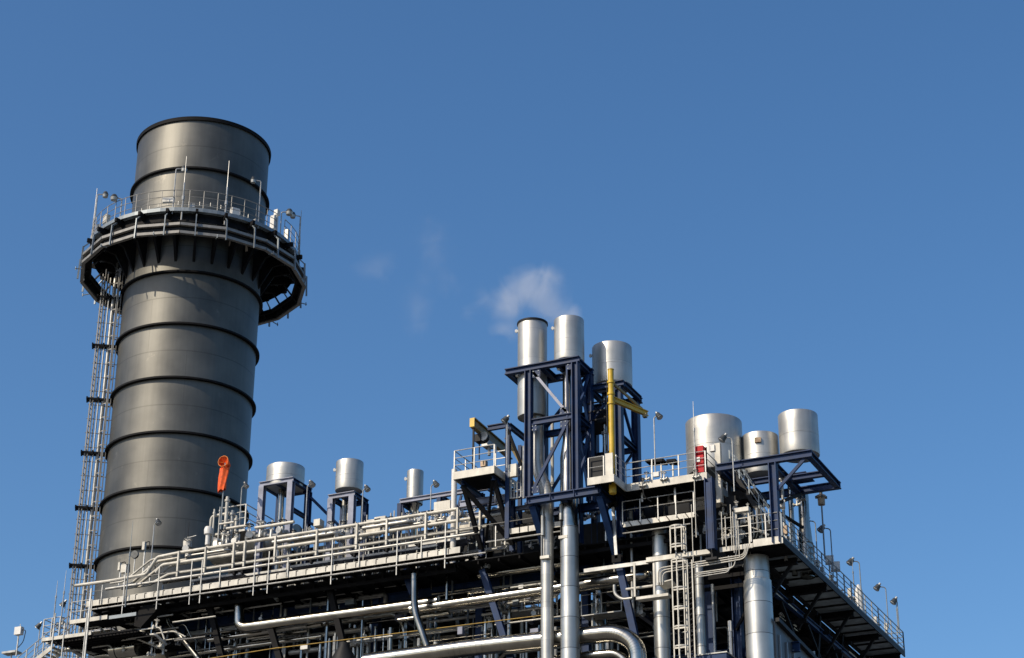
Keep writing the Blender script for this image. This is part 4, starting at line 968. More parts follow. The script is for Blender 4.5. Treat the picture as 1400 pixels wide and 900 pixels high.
# little shelves/brackets left of the ladder
sh = thing('pipe_shelf', 'small pale bracket shelf hung on two rods above the dull silver pipe', 'shelf', P(895, 815, Y=89.8))
s0 = P(870, 819, Y=89.8); s1 = P(914, 812.5, Y=89.8)
MB().box(((s0.x+s1.x)/2, 90.0, (s0.z+s1.z)/2), (s1.x-s0.x, .5, .14)).build('shelf', 'cream', sh)
for x in (868, 895): 
    p = P(x, 816, Y=89.8); MB().bar(p, (p.x, 89.8, Zat(p.x, 89.8, 770)), .10, .06).build('rod', 'cream', sh)
p = P(912, 800, Y=89.9); MB().plate([(p.x-.5, 89.8, p.z+.1), (p.x+.3, 89.8, p.z+.2), (p.x+.4, 90.3, p.z), (p.x-.3, 90.3, p.z-.1)], .05, (0, 0, 1)).build('tray', 'cream', sh)
MB().tube([P(856, 806, Y=90.2), P(893, 801, Y=90.2)], .07, 8).build('strut', 'cream', sh)

# ================================================================= FRONT PIPES IN THE FRAME
def L(x, y, Y): return P(x, y, Y=Y)
def run(pts, wpx, label, mt='inox', group='polished pipes across the boiler front', bend=None, fl=(), bands=3.4, n=24):
    q = [L(p[0], p[1], p[2]+(.45 if p[2] > 91.25 else 0)) for p in pts]; r = PR(q[0], wpx)/2
    return pipe(q, r, label, mt, bend=bend, group=group, bands=bands, n=n)
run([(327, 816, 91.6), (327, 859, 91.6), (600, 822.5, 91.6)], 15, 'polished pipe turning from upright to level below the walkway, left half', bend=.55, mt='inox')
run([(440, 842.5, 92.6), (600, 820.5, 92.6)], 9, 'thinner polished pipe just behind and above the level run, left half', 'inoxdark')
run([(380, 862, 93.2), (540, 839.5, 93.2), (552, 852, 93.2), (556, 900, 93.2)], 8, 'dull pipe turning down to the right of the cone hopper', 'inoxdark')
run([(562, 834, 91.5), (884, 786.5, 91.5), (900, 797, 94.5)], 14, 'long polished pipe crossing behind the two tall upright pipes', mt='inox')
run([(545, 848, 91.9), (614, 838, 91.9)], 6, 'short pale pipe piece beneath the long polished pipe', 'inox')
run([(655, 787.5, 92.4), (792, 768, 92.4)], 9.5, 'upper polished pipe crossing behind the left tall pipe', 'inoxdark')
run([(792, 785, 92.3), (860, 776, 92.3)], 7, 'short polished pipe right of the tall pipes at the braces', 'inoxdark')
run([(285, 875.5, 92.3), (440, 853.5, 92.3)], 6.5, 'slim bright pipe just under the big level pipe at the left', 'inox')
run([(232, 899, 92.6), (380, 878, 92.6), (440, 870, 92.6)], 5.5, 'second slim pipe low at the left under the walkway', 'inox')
run([(230, 836, 91.6), (231, 850, 91.6), (272, 901, 91.6), (290, 925, 91.6)], 7.5, 'dull pipe bending down to the right at the lower left', 'inoxdark', bend=.35)
kp = run([(566.5, 785, 90.8), (566.5, 834, 90.8), (590, 901, 90.8), (600, 930, 90.8)], 10, 'polished pipe with a kink slanting down to the right below the walkway middle', 'inoxdark', bend=.6)  # shade on the kinked pipe put into its darker cladding colour
MB2 = L(566.5, 785, 90.8); MB().tube([MB2, MB2+Vector((0, 0, .16)), MB2+Vector((0, 0, .24))], .2, 16, r2=.1).build('cap', 'inox', kp)
run([(500, 905, 90.6), (640, 886, 90.6), (845, 864.5, 90.6), (872, 882, 90.6), (873, 960, 90.6)], 23, 'thick polished pipe along the bottom edge with a segmented elbow turning down', 'inox', bend=1.3, bands=4.2, n=32)
run([(690, 893, 91.3), (845, 874, 91.3)], 6, 'thin pipe tucked under the thick bottom pipe', 'inoxdark')
run([(690, 912, 90.9), (800, 897, 90.9), (842, 893, 90.9), (858, 905, 90.9), (859, 950, 90.9)], 12, 'second polished pipe at the very bottom turning down beside the thick elbow', 'inox', bend=.7)
run([(380, 886.2, 91.4), (741, 841.5, 91.4)], 1.3, 'thin yellow gas line running across the front of the frame', 'brass', group='gas lines', bands=0, n=8)
run([(258, 905, 91.4), (382, 885.5, 91.4)], 1.3, 'left continuation of the thin yellow gas line', 'brass', group='gas lines', bands=0, n=8)
# upright pipes seen inside the frame
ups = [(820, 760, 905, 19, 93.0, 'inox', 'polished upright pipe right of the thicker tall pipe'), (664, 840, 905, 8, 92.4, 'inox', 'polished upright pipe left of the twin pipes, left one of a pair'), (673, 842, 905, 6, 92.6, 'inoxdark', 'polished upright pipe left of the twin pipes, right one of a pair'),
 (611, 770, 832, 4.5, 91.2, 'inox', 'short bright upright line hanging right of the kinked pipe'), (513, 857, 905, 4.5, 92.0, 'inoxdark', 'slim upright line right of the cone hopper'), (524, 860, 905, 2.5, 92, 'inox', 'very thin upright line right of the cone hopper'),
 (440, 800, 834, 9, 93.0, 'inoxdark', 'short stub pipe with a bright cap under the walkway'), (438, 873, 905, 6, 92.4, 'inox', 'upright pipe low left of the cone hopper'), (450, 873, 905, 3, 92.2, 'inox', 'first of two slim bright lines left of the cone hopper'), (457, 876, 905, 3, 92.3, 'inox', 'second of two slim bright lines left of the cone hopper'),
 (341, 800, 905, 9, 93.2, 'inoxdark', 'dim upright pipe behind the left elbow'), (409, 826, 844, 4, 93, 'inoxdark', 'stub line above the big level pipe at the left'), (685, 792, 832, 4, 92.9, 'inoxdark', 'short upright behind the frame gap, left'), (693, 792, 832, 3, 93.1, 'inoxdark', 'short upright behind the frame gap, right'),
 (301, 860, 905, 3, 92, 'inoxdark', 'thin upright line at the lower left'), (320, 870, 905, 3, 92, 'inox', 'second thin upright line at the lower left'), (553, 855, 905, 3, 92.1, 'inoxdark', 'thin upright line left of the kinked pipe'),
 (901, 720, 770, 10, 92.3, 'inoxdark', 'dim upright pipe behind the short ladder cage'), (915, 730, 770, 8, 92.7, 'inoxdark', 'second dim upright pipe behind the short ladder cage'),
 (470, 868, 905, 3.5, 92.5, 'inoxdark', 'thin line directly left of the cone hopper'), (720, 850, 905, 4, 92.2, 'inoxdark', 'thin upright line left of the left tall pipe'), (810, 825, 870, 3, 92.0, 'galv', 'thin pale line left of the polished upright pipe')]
for (x, yt, yb_, wpx, Y, mt, lab) in ups:
    Y += 1.3; p = L(x, (yt+yb_)/2, Y); z1 = Zat(p.x, Y, yt); z0 = Zat(p.x, Y, yb_) if yb_ < 900 else 4
    t_ = pipe([(p.x, Y, z0), (p.x, Y, z1)], PR(p, wpx)/2, lab, mt, group='upright lines inside the frame', n=16)
    MB().tube([(p.x, Y, z1-.12), (p.x, Y, z1)], PR(p, wpx)/2*1.2, 16).build('collar', mt, t_)
# looping small lines at the right of the tall pipes
run([(839, 764, 90.6), (840, 782, 90.6)], 2.5, 'thin upright near the brace foot', 'cream', bands=0, n=8, group='small lines by the brace')
run([(840, 800, 90.6), (840, 812, 90.6), (850, 820, 90.6), (865, 818, 90.6)], 4.5, 'pale J shaped pipe right of the tall pipes', 'galv', bend=.4, bands=0, n=14, group='small lines by the brace')
# valves, brackets and small bits caught by the sun below the deck
rnd = random.Random(3)
k = 0
for (x, y, s_, Y) in ((214, 880, .9, 90.8), (228, 877, 1.1, 90.9), (243, 881, .7, 91), (357, 847, .8, 91), (378, 819, 1.0, 91.2), (438, 806, 1.1, 91.0), (475, 800, .7, 91), (497, 871, 1.0, 91.2), (682, 843, 1.1, 91), (651, 771, 1, 91), (664, 775, 1.1, 90.8), (640, 768, .8, 91), (802, 708, 1.1, 91.2), (811, 707, .9, 91.0), (730, 840, 1.2, 92), (706, 826, 1.0, 92), (585, 783, 1., 91), (693, 749, .9, 91), (726, 748, .8, 91)):
    valve(L(x, y, Y+1.2), s_*.62, 'scattered valve hanging in the shaded frame under the deck', 'valves inside the frame', rz=rnd.uniform(0, 3)); k += 1
# cone hopper
q = L(470, 900, 91.6); z = Zat(q.x, 91.6, 884); ch = thing('hopper', 'dark cone shaped hopper top at the bottom edge', 'hopper', q)
MB().lathe((q.x, q.y, 0), [(.72, q.z-3), (.66, q.z), (.30, z), (.32, z+.1), (.30, z+.16), (0, z+.16)], 28).build('cone', 'dark', ch)
# kinked dark struts crossing in front of pipes
for i, (xa, ya, xb_, yb_, Y) in enumerate(((448, 792, 475, 905, 91.0), (287, 830, 305, 905, 91.1), (368, 850, 384, 905, 91.1), (660, 780, 700, 905, 91.0), (553, 780, 565, 812, 91.1), (845, 764, 876, 905, 90.7), (838, 690, 843, 764, 90.5))):
    Y += 1.0 if i < 5 else 0
    a = L(xa, ya, Y); b_ = L(xb_, yb_, Y)
    t_ = thing('brace', nth((2, 0, 1, 4, 3)[i], 'slanting dark brace crossing the front pipes, counted from the left') if i < 5 else ('blue brace foot running down to the bottom edge right of the elbow pipe' if i == 5 else 'short pale upright beside the blue bracket'), 'brace', a, 'slanting braces of the front')
    MB().ibeam(a, b_, .34 if i != 6 else .16, .3 if i != 6 else .1, .05, up=(0, 1, 0)).build('shaft', 'blue' if i >= 3 and i < 6 else ('black' if i < 5 else 'rail'), t_)
    MB().box(b_, (.5, .1, .4)).build('gusset', 'black', t_); MB().box(a, (.5, .1, .3)).build('gusset', 'black', t_)
# horizontal secondary beams, trays and small lines (dim interior)
for i in range(60):
    Yy = rnd.uniform(93, 96.5); x = rnd.uniform(200, 850); y = rnd.uniform(795, 895)
    a = L(x, y, Yy); ln = rnd.uniform(2, 8); r_ = rnd.choice((.04, .05, .07, .1, .14))
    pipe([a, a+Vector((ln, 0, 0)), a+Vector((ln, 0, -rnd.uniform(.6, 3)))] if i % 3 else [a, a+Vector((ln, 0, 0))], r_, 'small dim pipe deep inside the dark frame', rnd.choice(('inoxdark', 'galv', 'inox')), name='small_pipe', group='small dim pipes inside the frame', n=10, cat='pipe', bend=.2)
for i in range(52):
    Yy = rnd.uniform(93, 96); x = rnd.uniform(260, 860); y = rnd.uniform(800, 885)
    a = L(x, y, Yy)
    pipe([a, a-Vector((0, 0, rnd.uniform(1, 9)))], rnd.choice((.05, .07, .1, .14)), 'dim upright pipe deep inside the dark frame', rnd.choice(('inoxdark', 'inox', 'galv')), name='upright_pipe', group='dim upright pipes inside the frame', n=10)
# added trays, blue glints put into their colour, between the pipe rails and the walkway deck
for i, (x0_, y0_, x1_, Y) in enumerate(((265, 797, 335, 92.2), (300, 795, 460, 92.6), (400, 778, 600, 92.2), (470, 768, 640, 92.8), (560, 750, 640, 92.3))):
    a = L(x0_, y0_, Y); b_ = L(x1_, y0_, Y); 
    tr = thing('glint_tray', f'{nth(i, "bluish tray added for blue glints behind the pipe rails, from the left")}', 'cable tray', a, 'added trays behind the pipe rails')
    MB().bar(a, (b_.x, Y, a.z), .5, .03).build('tray_bottom', 'bluel', tr); 
    for s_ in (-.25, .25): MB().bar((a.x, Y+s_, a.z+.06), (b_.x, Y+s_, a.z+.06), .02, .12).build('tray_side', 'galv', tr)

# ================================================================= CLUTTER BEHIND THE PIPE RAILS
k = 0
for i in range(46):
    x = 395+i*5.6+rnd.uniform(-2, 2); Yv = rnd.uniform(91.6, 93.6)
    ybase = 755.8-.1563*(x-245.5)+rnd.uniform(4, 20)
    valve(L(x, ybase, Yv), rnd.uniform(.55, .95), f'small valve behind the cream pipe rails, {"left" if i < 15 else ("middle" if i < 31 else "right")} part of a long row', ['valves behind the rails, left part', 'valves behind the rails, middle part', 'valves behind the rails, right part'][0 if i < 15 else (1 if i < 31 else 2)], rz=rnd.uniform(0, 3))
for i in range(34):
    x = 385+i*7.4+rnd.uniform(-3, 3); Yv = rnd.uniform(91.8, 94)
    y = 755.8-.1563*(x-245.5)-rnd.uniform(0, 12)
    a = L(x, y, Yv); 
    MBx = MB(); MBx.tube([a, (a.x, a.y, 35.3)], rnd.choice((.03, .04, .05)), 7); o_ = MBx.build('standpipe', rnd.choice(('galv', 'cream', 'rail')))
    tag(o_, 'thin standpipe rising behind the cream pipe rails', 'standpipe', 'thin standpipes behind the rails')
for i in range(12):
    if i % 4 > 1: continue
    x = 250+i*31+rnd.uniform(-6, 6); Yv = 91.7+.25*(i % 4)
    y = 755.8-.1563*(x-245.5)+6+5*(i % 4); a = L(x, y, Yv); ln = rnd.uniform(2.0, 4.5)
    pipe([a, a+Vector((ln, 0, 0)), a+Vector((ln, .9, 0))], rnd.choice((.07, .10, .13)), 'short insulated pipe run between and behind the cream rails', rnd.choice(('cream', 'alu', 'galv')), name='short_pipe', group='short insulated runs behind the rails', n=12, bend=.25)
for i, (x, y, ww, hh) in enumerate(((513, 721, .9, .8), (607, 693, 1.0, .5), (436, 716, .4, .4), (522, 715, .7, .6), (640, 723, .8, .6), (730, 694, .9, .5))):
    a = L(x, y, 91.9); o_ = MB().box(a, (ww, .5, hh)); o_ = o_.build('valve_box', 'cream')
    tag(o_, ['pale box between second silencer and slim silencer', 'small pale box on top of the pipe rails left of the hoist platform', 'pale box right of the first silencer frame', 'second pale box left of the slim silencer', 'pale box under the hoist platform', 'pale box under the blue base beam'][i], 'box', 'pale boxes behind the rails')
# riser group left of first frame with the windsock platform
wpz = P(300, 738, Y=92.6)
wpf = thing('platform', 'small railed platform with vessels below the orange windsock', 'platform', (wpz.x, 92.6, 35.6))
wa = P(290, 738, Y=92.4); wb = P(334, 731, Y=92.4); zf = P(310, 726, Y=92.4).z
MB().box(((wa.x+wb.x)/2, 93.4, zf-.1), (wb.x-wa.x, 2.0, .12)).build('deck_plate', 'galv', wpf)
zr = P(334, 690, Y=92.4).z-zf
railing(wpf, [(P(302, 720, Y=92.4).x, 92.4, zf), (wb.x, 92.4, zf), (wb.x, 95.4, zf)], h=zr, sp=1.25, mids=(.45, .7), r=.035)
for i, (x, yt, yb_, wpx, mt) in enumerate(((307, 686, 740, 5, 'cream'), (290, 703, 742, 2.5, 'cream'), (298, 700, 740, 2.5, 'galv'), (315, 705, 742, 6, 'galv'), (321, 712, 742, 4, 'cream'), (285, 732, 748, 7, 'cream'), (327, 705, 735, 3, 'rail'))):
    p = P(x, yb_, Y=91.9+.1*i); zt = Zat(p.x, p.y, yt)
    t_ = thing('riser_pipe', nth(rank((307, 290, 298, 315, 321, 285, 327), i), 'riser in the pipe cluster under the windsock, counted from the left'), 'pipe', p, 'risers under the windsock')
    MB().tube([p-Vector((0, 0, .4)), (p.x, p.y, zt)], PR(p, wpx)/2, 12).build('pipe', mt, t_)
    b = MB(); b.tube([(p.x, p.y, zt), (p.x, p.y, zt+.12)], PR(p, wpx)/2*1.5, 12); b.tube([(p.x, p.y, zt+.12), (p.x, p.y, zt+.3)], PR(p, wpx)/2*.9, 10); b.build('cap', mt, t_)
p = P(284.5, 732, Y=91.8); q = Zat(p.x, p.y, 724)
vs_ = thing('vent_pot', 'white pot-shaped vent left of the windsock platform', 'vent', p)
MB().lathe((p.x, p.y, 0), [(.14, p.z-.6), (.14, p.z+.0), (.24, p.z+.05), (.26, q), (.20, q+.14), (0, q+.16)], 20).build('pot', 'white', vs_)
p0 = P(289, 706, Y=92.2); p1 = P(318, 701, Y=92.2)
pipe([(p0.x, p0.y, zf-.4), p0, (p1.x, p0.y, p0.z)], .09, 'pale pipe hoop bending over at the left of the windsock platform', 'cream', bend=.3, group='pipes round the windsock platform')
for i, (xa, ya, xb_, w_) in enumerate(((310, 723, 338, 4), (349, 722, 402, 4.5), (300, 717, 320, 3))):
    a = P(xa, ya, Y=91.6); b_ = P(xb_, ya-.15*(xb_-xa), Y=91.6)
    pipe([a, (b_.x, a.y, a.z)], PR(a, w_)/2, ['level pale pipe crossing below the windsock railing', 'level pale pipe at the foot of the first silencer frame', 'short level pipe left of the windsock pole'][i], 'cream', group='pipes round the windsock platform')
for i, x in enumerate((256, 310, 323, 340, 356, 371, 386, 305)):
    y = 755.8-.1563*(x-245.5)-rnd.uniform(0, 8); valve(P(x, y, Y=91.7), rnd.uniform(.9, 1.3), nth(i, 'stout pale valve on top of the drum, counted from the left') if i < 7 else 'stout pale valve close under the windsock pole', 'stout valves on the drum', rz=rnd.uniform(0, 3), mt='galv')
# windsock
wb_ = P(301.5, 725, Y=91.9); zt = Zat(wb_.x, wb_.y, 632)
ws = thing('windsock', 'limp orange windsock hanging from a thin pole in front of the stack', 'windsock', wb_)
MB().tube([wb_, (wb_.x, wb_.y, zt+.2)], .045, 8).build('pole', 'railgrey', ws)
c = Vector((wb_.x+.04, wb_.y-.30, zt-.05)); rr = .34
ring = [c+Vector((math.cos(a)*rr, 0, math.sin(a)*rr*.95)) for a in [j*math.pi/12 for j in range(25)]]
b = MB(); b.tube(ring, .022, 6, cap=False); b.tube([c+Vector((-rr, 0, 0)), (wb_.x, wb_.y, c.z)], .02, 5); b.build('hoop', 'orangel', ws)
zbm = Zat(wb_.x, wb_.y, 671.5); b = MB(); rings = []; n = 28; m_ = 16; rs = random.Random(5)
for j in range(m_+1):
    t_ = j/m_; 
    if t_ < .22:
        s_ = t_/.22; cx = c+Vector((0, .05+.35*s_, -.16*s_)); ax = (1-s_*.6); ry = .02+.1*s_; up_ = rr*(1-s_*.45)
        ring = [cx+Vector((math.cos(a)*rr*(1-.15*s_), -ry*math.sin(a)*1.2, math.sin(a)*up_)) for a in [k*2*math.pi/n for k in range(n)]]
    else:
        s_ = (t_-.22)/.78; z = c.z-.32-(c.z-.32-zbm)*s_; wx = .31*(1-.16*s_); wy = .20*(1-.2*s_)
        ox = -.05-.07*s_
        ring = [Vector((c.x+ox+math.cos(a)*wx*(1+.12*math.sin(3*a+6*s_)), c.y+.25+math.sin(a)*wy*(1+.25*math.sin(4*a+3*s_)), z+.05*math.sin(5*a+9*s_)+.06*math.cos(a))) for a in [k*2*math.pi/n for k in range(n)]]
    rings.append(ring)
vs = [v for q in rings for v in q]; fs = [(i*n+k2, i*n+(k2+1) % n, (i+1)*n+(k2+1) % n, (i+1)*n+k2) for i in range(m_) for k2 in range(n)]
b._add(vs, fs, True); b.build('sock', 'orange', ws)

# ================================================================= LEFT END PLATFORMS AND STAIR
Ye = 88.9
e1a = P(96, 851, Y=Ye+.6); e1b = P(147, 842.5, Y=Ye+.6)
pe = thing('platform', 'upper small landing with a white edge at the left end of the walkway', 'platform', e1a, 'landings at the left end')
MB().bar(e1a, (e1b.x, Ye+.6, e1a.z), .06, .24).build('fascia', 'cream', pe)
MB().box(((e1a.x+e1b.x)/2, Ye+1.5, e1a.z+.02), (e1b.x-e1a.x, 1.8, .05)).build('deck_plate', 'soffit', pe)
e1c = P(185, 837, Y=Ye+.6); MB().bar((e1b.x+.02, Ye+.7, e1a.z-.02), (e1c.x, Ye+.7, e1a.z-.02), .05, .2).build('fascia', 'railgrey', pe)
railing(pe, [(e1a.x, Ye+2.4, e1a.z), (e1a.x, Ye+.6, e1a.z), (e1b.x-1.2, Ye+.6, e1a.z)], h=1.2, sp=.9, mids=(.5,), r=.028)
e2a = P(58, 875, Y=Ye); e2b = P(125, 864.5, Y=Ye)
p2 = thing('platform', 'lower grated landing with a thin white edge at the far left', 'platform', e2a, 'landings at the left end')
ztop = e2a.z
dk_ = MB()
for kx in range(26):
    X = e2a.x+.1+kx*.24; dk_.bar((X, Ye+.1, ztop-.05), (X+1.2, Ye+5.0, ztop-.05), .05, .06)
for ky in range(12): dk_.bar((e2a.x+.02+.1*ky, Ye+.1+ky*.42, ztop-.10), (e2a.x+6.2+.1*ky, Ye+.1+ky*.42, ztop-.10), .04, .08)
dk_.build('grating', 'black', p2)
MB().box((e2a.x+3.4, Ye+2.8, ztop+.0), (5.6, 4.6, .03)).build('deck_plate', 'soffit', p2)
MB().bar(e2a, (e2b.x, Ye, ztop), .07, .20).build('fascia', 'cream', p2)
MB().bar(e2a, (e2a.x-.35, Ye+.6, ztop+.12), .07, .2).build('fascia', 'cream', p2)
railing(p2, [(e2a.x-.2, Ye+2.5, ztop), (e2a.x-.1, Ye+.1, ztop), (P(80, 872, Y=Ye).x, Ye, ztop)], h=1.25, sp=.8, mids=(.35, .68), r=.028, down=.1)
for i, x in enumerate((71.5, 115, 86)):
    a = P(x, 880, Y=Ye-.05); MB().bar((a.x, a.y, a.z-1.4), (a.x, a.y, a.z+(1.8 if i < 2 else 1.2)), .055).build('post', 'rail', p2)
tallp = P(115, 900, Y=Ye-.06); zt = Zat(tallp.x, tallp.y, 805)
tp = tag(MB().bar((tallp.x+.03, tallp.y, tallp.z-1), (tallp.x+.03, tallp.y, zt), .10, .07).build('upright', 'rail'), 'tall pale upright at the left end where the pipe rails stop', 'upright')
# stair
st = thing('stair', 'steel stair with pale handrails descending to the left edge of the picture', 'stair', P(40, 900, Y=Ye+.3))
s0 = P(70, 886, Y=Ye+.1); s1 = P(30, 918, Y=Ye+.1)
dirv = (s1-s0)
for o_ in (0, 1.0):
    MB().bar(s0+Vector((0, o_, 0)), s0+dirv*1.8+Vector((0, o_, 0)), .07, .26).build('stringer', 'cream', st)
for i in range(14): q = s0+dirv*(i*.13); MB().box(q+Vector((0, .5, .05)), (.26, .95, .04)).build('tread', 'galv', st)
for o_ in (0, 1.0):
    for h_ in (1.1, .75, .4):
        MB().tube([s0+Vector((.9, o_, h_+.62)), s0+dirv*1.8+Vector((0, o_, h_))], .03 if h_ > 1 else .022, 6).build('handrail' if h_ > 1 else 'mid_rail', 'rail', st)
    for i in range(6): q = s0+dirv*(i*.3)+Vector((0, o_, 0)); MB().bar(q, q+Vector((0, 0, 1.12)), .05).build('post', 'rail', st)
b = MB()
q = P(16, 893, Y=Ye+1); b.box(q, (1.0, .6, .12)); b.bar(q, q-Vector((0, 0, 1.0)), .06); tag(b.build('control_station', 'galv'), 'small grey control station at the far left bottom corner', 'control box')
# struts, pipes and pale bits under the landing
for i in range(30):
    x = rnd.uniform(75, 235); y = rnd.uniform(852, 898); Yv = rnd.uniform(90.2, 92.5); a = P(x, y, Y=Yv)
    if i % 3 == 0: valve(a, rnd.uniform(.4, .7), 'small sunlit valve among the pipes below the left landings', 'valves below the left landings', rz=rnd.uniform(0, 3), mt='cream')
    else:
        pipe([a, a+Vector((rnd.uniform(.6, 2.2), 0, 0)), a+Vector((rnd.uniform(1.2, 2.4), rnd.uniform(-.2, 1.5), -rnd.uniform(.1, .8)))], rnd.choice((.05, .08, .12)), 'short sunlit pipe piece below the left landings', rnd.choice(('cream', 'inox', 'galv')), name='short_pipe', group='short pipes below the left landings', n=10, bend=.2)
q = P(172, 888, Y=91.2); dm = thing('drain_drum', 'small silver drum half in sun below the left landings', 'drum', q); MB().tube([q+Vector((-.9, 0, 0)), q+Vector((.9, 0, 0))], .5, 24).build('shell', 'inox', dm); MB().tube([q+Vector((-.5, 0, 0)), q+Vector((-.45, 0, 0))], .515, 24).build('strap', 'dark', dm)
# dark hood at the left end of the walkway
h0 = P(172, 860, Y=90.0); h1 = P(214, 826, Y=90.0)
hd = thing('duct_hood', 'black sloping box hanging under the left part of the walkway', 'duct', h0)
MB().plate([P(185, 840, Y=90.5), P(196, 828, Y=90.5), P(216, 826, Y=90.5), P(212, 836, Y=90.5), P(192, 858, Y=90.5), P(183, 856, Y=90.5)], 1.2, (0, 1, 0)).build('hood', 'black', hd)
# equipment in front of the stack foot
for i, (x, yt, yb_, w_) in enumerate(((163.5, 770, 792, 3), (170, 773, 790, 8), (196, 742, 776, 4), (205, 775, 790, 3))):
    p = P(x, yb_, Y=92.5); zt = Zat(p.x, p.y, yt); t_ = thing('instrument_stand', f'{nth(i, "instrument stand in front of the foot of the stack")}', 'instrument', p, 'instrument stands at the stack foot')
    MB().bar(p-Vector((0, 0, .5)), (p.x, p.y, zt), .07).build('stand', 'rail', t_); MB().box((p.x, p.y-.1, zt-.25), (PR(p, w_), .2, .5)).build('instrument', 'cream', t_)
    MB().tube([(p.x, p.y, zt), (p.x+.3, p.y, zt+.05), (p.x+.35, p.y, zt-.5)], .03, 6, bend=.1).build('cable', 'dark', t_)
for i, (xa, ya, xb_, yb2) in enumerate(((178, 800, 214, 768), (186, 802, 226, 770), (170, 795, 207, 765), (205, 800, 232, 774))):
    a = P(xa, ya, Y=91.4+.15*i); b_ = P(xb_, yb2, Y=91.4+.15*i)
    pipe([a-Vector((1.0, 0, 0)), a, b_, b_+Vector((1.5, 0, 0))], .09 if i < 2 else .06, nth(rank((178, 186, 170, 205), i), 'slanting pale pipe where the pipe rails step down at the left'), 'cream', bend=.3, group='slanting pipes at the step', n=12)
dsk = P(183.5, 758, Y=92.6); dd_ = thing('round_sign', 'dark round disc lamp in front of the foot of the stack', 'lamp', dsk); MB().tube([dsk, dsk+Vector((-.02, .16, 0))], .24, 20).build('disc', 'hood', dd_); MB().bar(dsk+Vector((0, .1, -.2)), dsk+Vector((0, .1, -1.4)), .05).build('stand', 'rail', dd_)
p = P(256, 745, Y=93); sn = thing('antenna', 'small white weather sensor with a thin whip in front of the stack', 'sensor', p); MB().lathe((p.x, p.y, 0), [(.08, p.z-.8), (.08, p.z-.2), (.24, p.z-.15), (.26, p.z+.2), (.15, p.z+.3), (0, p.z+.32)], 18).build('sensor_body', 'cream', sn); MB().tube([p+Vector((0, 0, .3)), p+Vector((0, 0, 1.4))], .02, 5).build('whip', 'dark', sn); MB().bar(p+Vector((.1, 0, .45)), p+Vector((.6, 0, .5)), .03).build('arm', 'rail', sn)

# ================================================================= LAMPS AND RODS ON THE BOILER
rod(73, 794, 850, 'left one of two lightning rods above the left landings', Y=90.2)
rod(82.5, 780, 858, 'right one of two lightning rods above the left landings', Y=90.0)
rod(171, 712, 830, 'tall dark lightning rod in front of the stack foot', Y=89.8, mt='railgrey')
lamp(206, 716, 775, 'lamp post with a dark head in front of the lower stack', Y=92.2, head=1)
lamp(51, 856, 892, 'round lamp on a pole above the stair at the far left', Y=89.2, head=-.3)
lamp(88, 826, 838, 'small lamp under the rods at the left end', Y=90.6, head=-.4)
q = P(26, 863, Y=89.2); jb_ = thing('antenna_box', 'pale square box on a stand beside the stair at the far left', 'box', q); MB().box(q, (.46, .3, .46)).build('box', 'white', jb_); MB().bar(q, q-Vector((0, 0, 1.5)), .06).build('stand', 'rail', jb_); MB().tube([q+Vector((.2, 0, .05)), q+Vector((.5, 0, 0)), q+Vector((.4, 0, -.7)), q+Vector((.05, 0, -1.0))], .025, 6, bend=.25).build('cable', 'dark', jb_); MB().bar(q+Vector((.05, 0, .2)), q+Vector((.05, 0, .42)), .03).build('antenna', 'rail', jb_)
lamp(327, 666, 722, 'hooked pale lamp post right of the orange windsock', Y=92.4, head=1, hs=.2)
lamp(417, 664, 728, 'lamp post right of the first silencer frame', Y=92.0, head=1, hs=.25)
lamp(494.5, 670, 716, 'lamp post at the right of the second silencer frame', Y=92.0, head=.9)
lamp(588.5, 664, 702, 'lamp post right of the slim silencer', Y=92.0, head=1)
lamp(693, 574, 640, 'round lamp above the gantry left of the tower', Y=89.3, head=-.3, hs=.26)
lamp(896, 571, 648, 'tall lamp post on the platform railing right of the jib crane', Y=YC-.05, head=.9)
rod(951, 549, 648, 'tall thin lightning rod in front of the widest silencer', Y=YC-.06)
lamp(1004, 599, 672, 'lamp post turned left in front of the widest silencer', Y=89.4, head=-1.2, hs=.25)
for (x, yt, yb_, lab, Yl) in ((1118, 713, 770, 'first lamp on the side walkway, next to the wide pipe', 94.8), (1139.5, 723, 790, 'second lamp on the side walkway, right of the beacon pole', 97.), (1179, 768, 830, 'third lamp on the side walkway in the middle', 102.6), (1215, 803, 858, 'fourth lamp on the side walkway near its far end', 107.7)):
    lamp(x, yt, yb_, lab, X=XR+.03, head=-1.25, hs=.25, group='lamps on the side walkway', mt='railgrey')
lamp(1230, 822, 868, 'last lamp on the side walkway with a hanging head at its far end', X=XR+.03, head=-.5, hs=.25, group='lamps on the side walkway', mt='railgrey')
def xrod(x, yt, yb_, lab):
    p = P(x, yb_, X=XR-.05); rod(x, yt, yb_, lab, Y=p.y, r=.024, mt='railgrey')
xrod(1168.5, 762, 815, 'thin lightning rod left of the third side lamp'); xrod(1228, 815, 862, 'thin lightning rod at the far end of the side walkway')
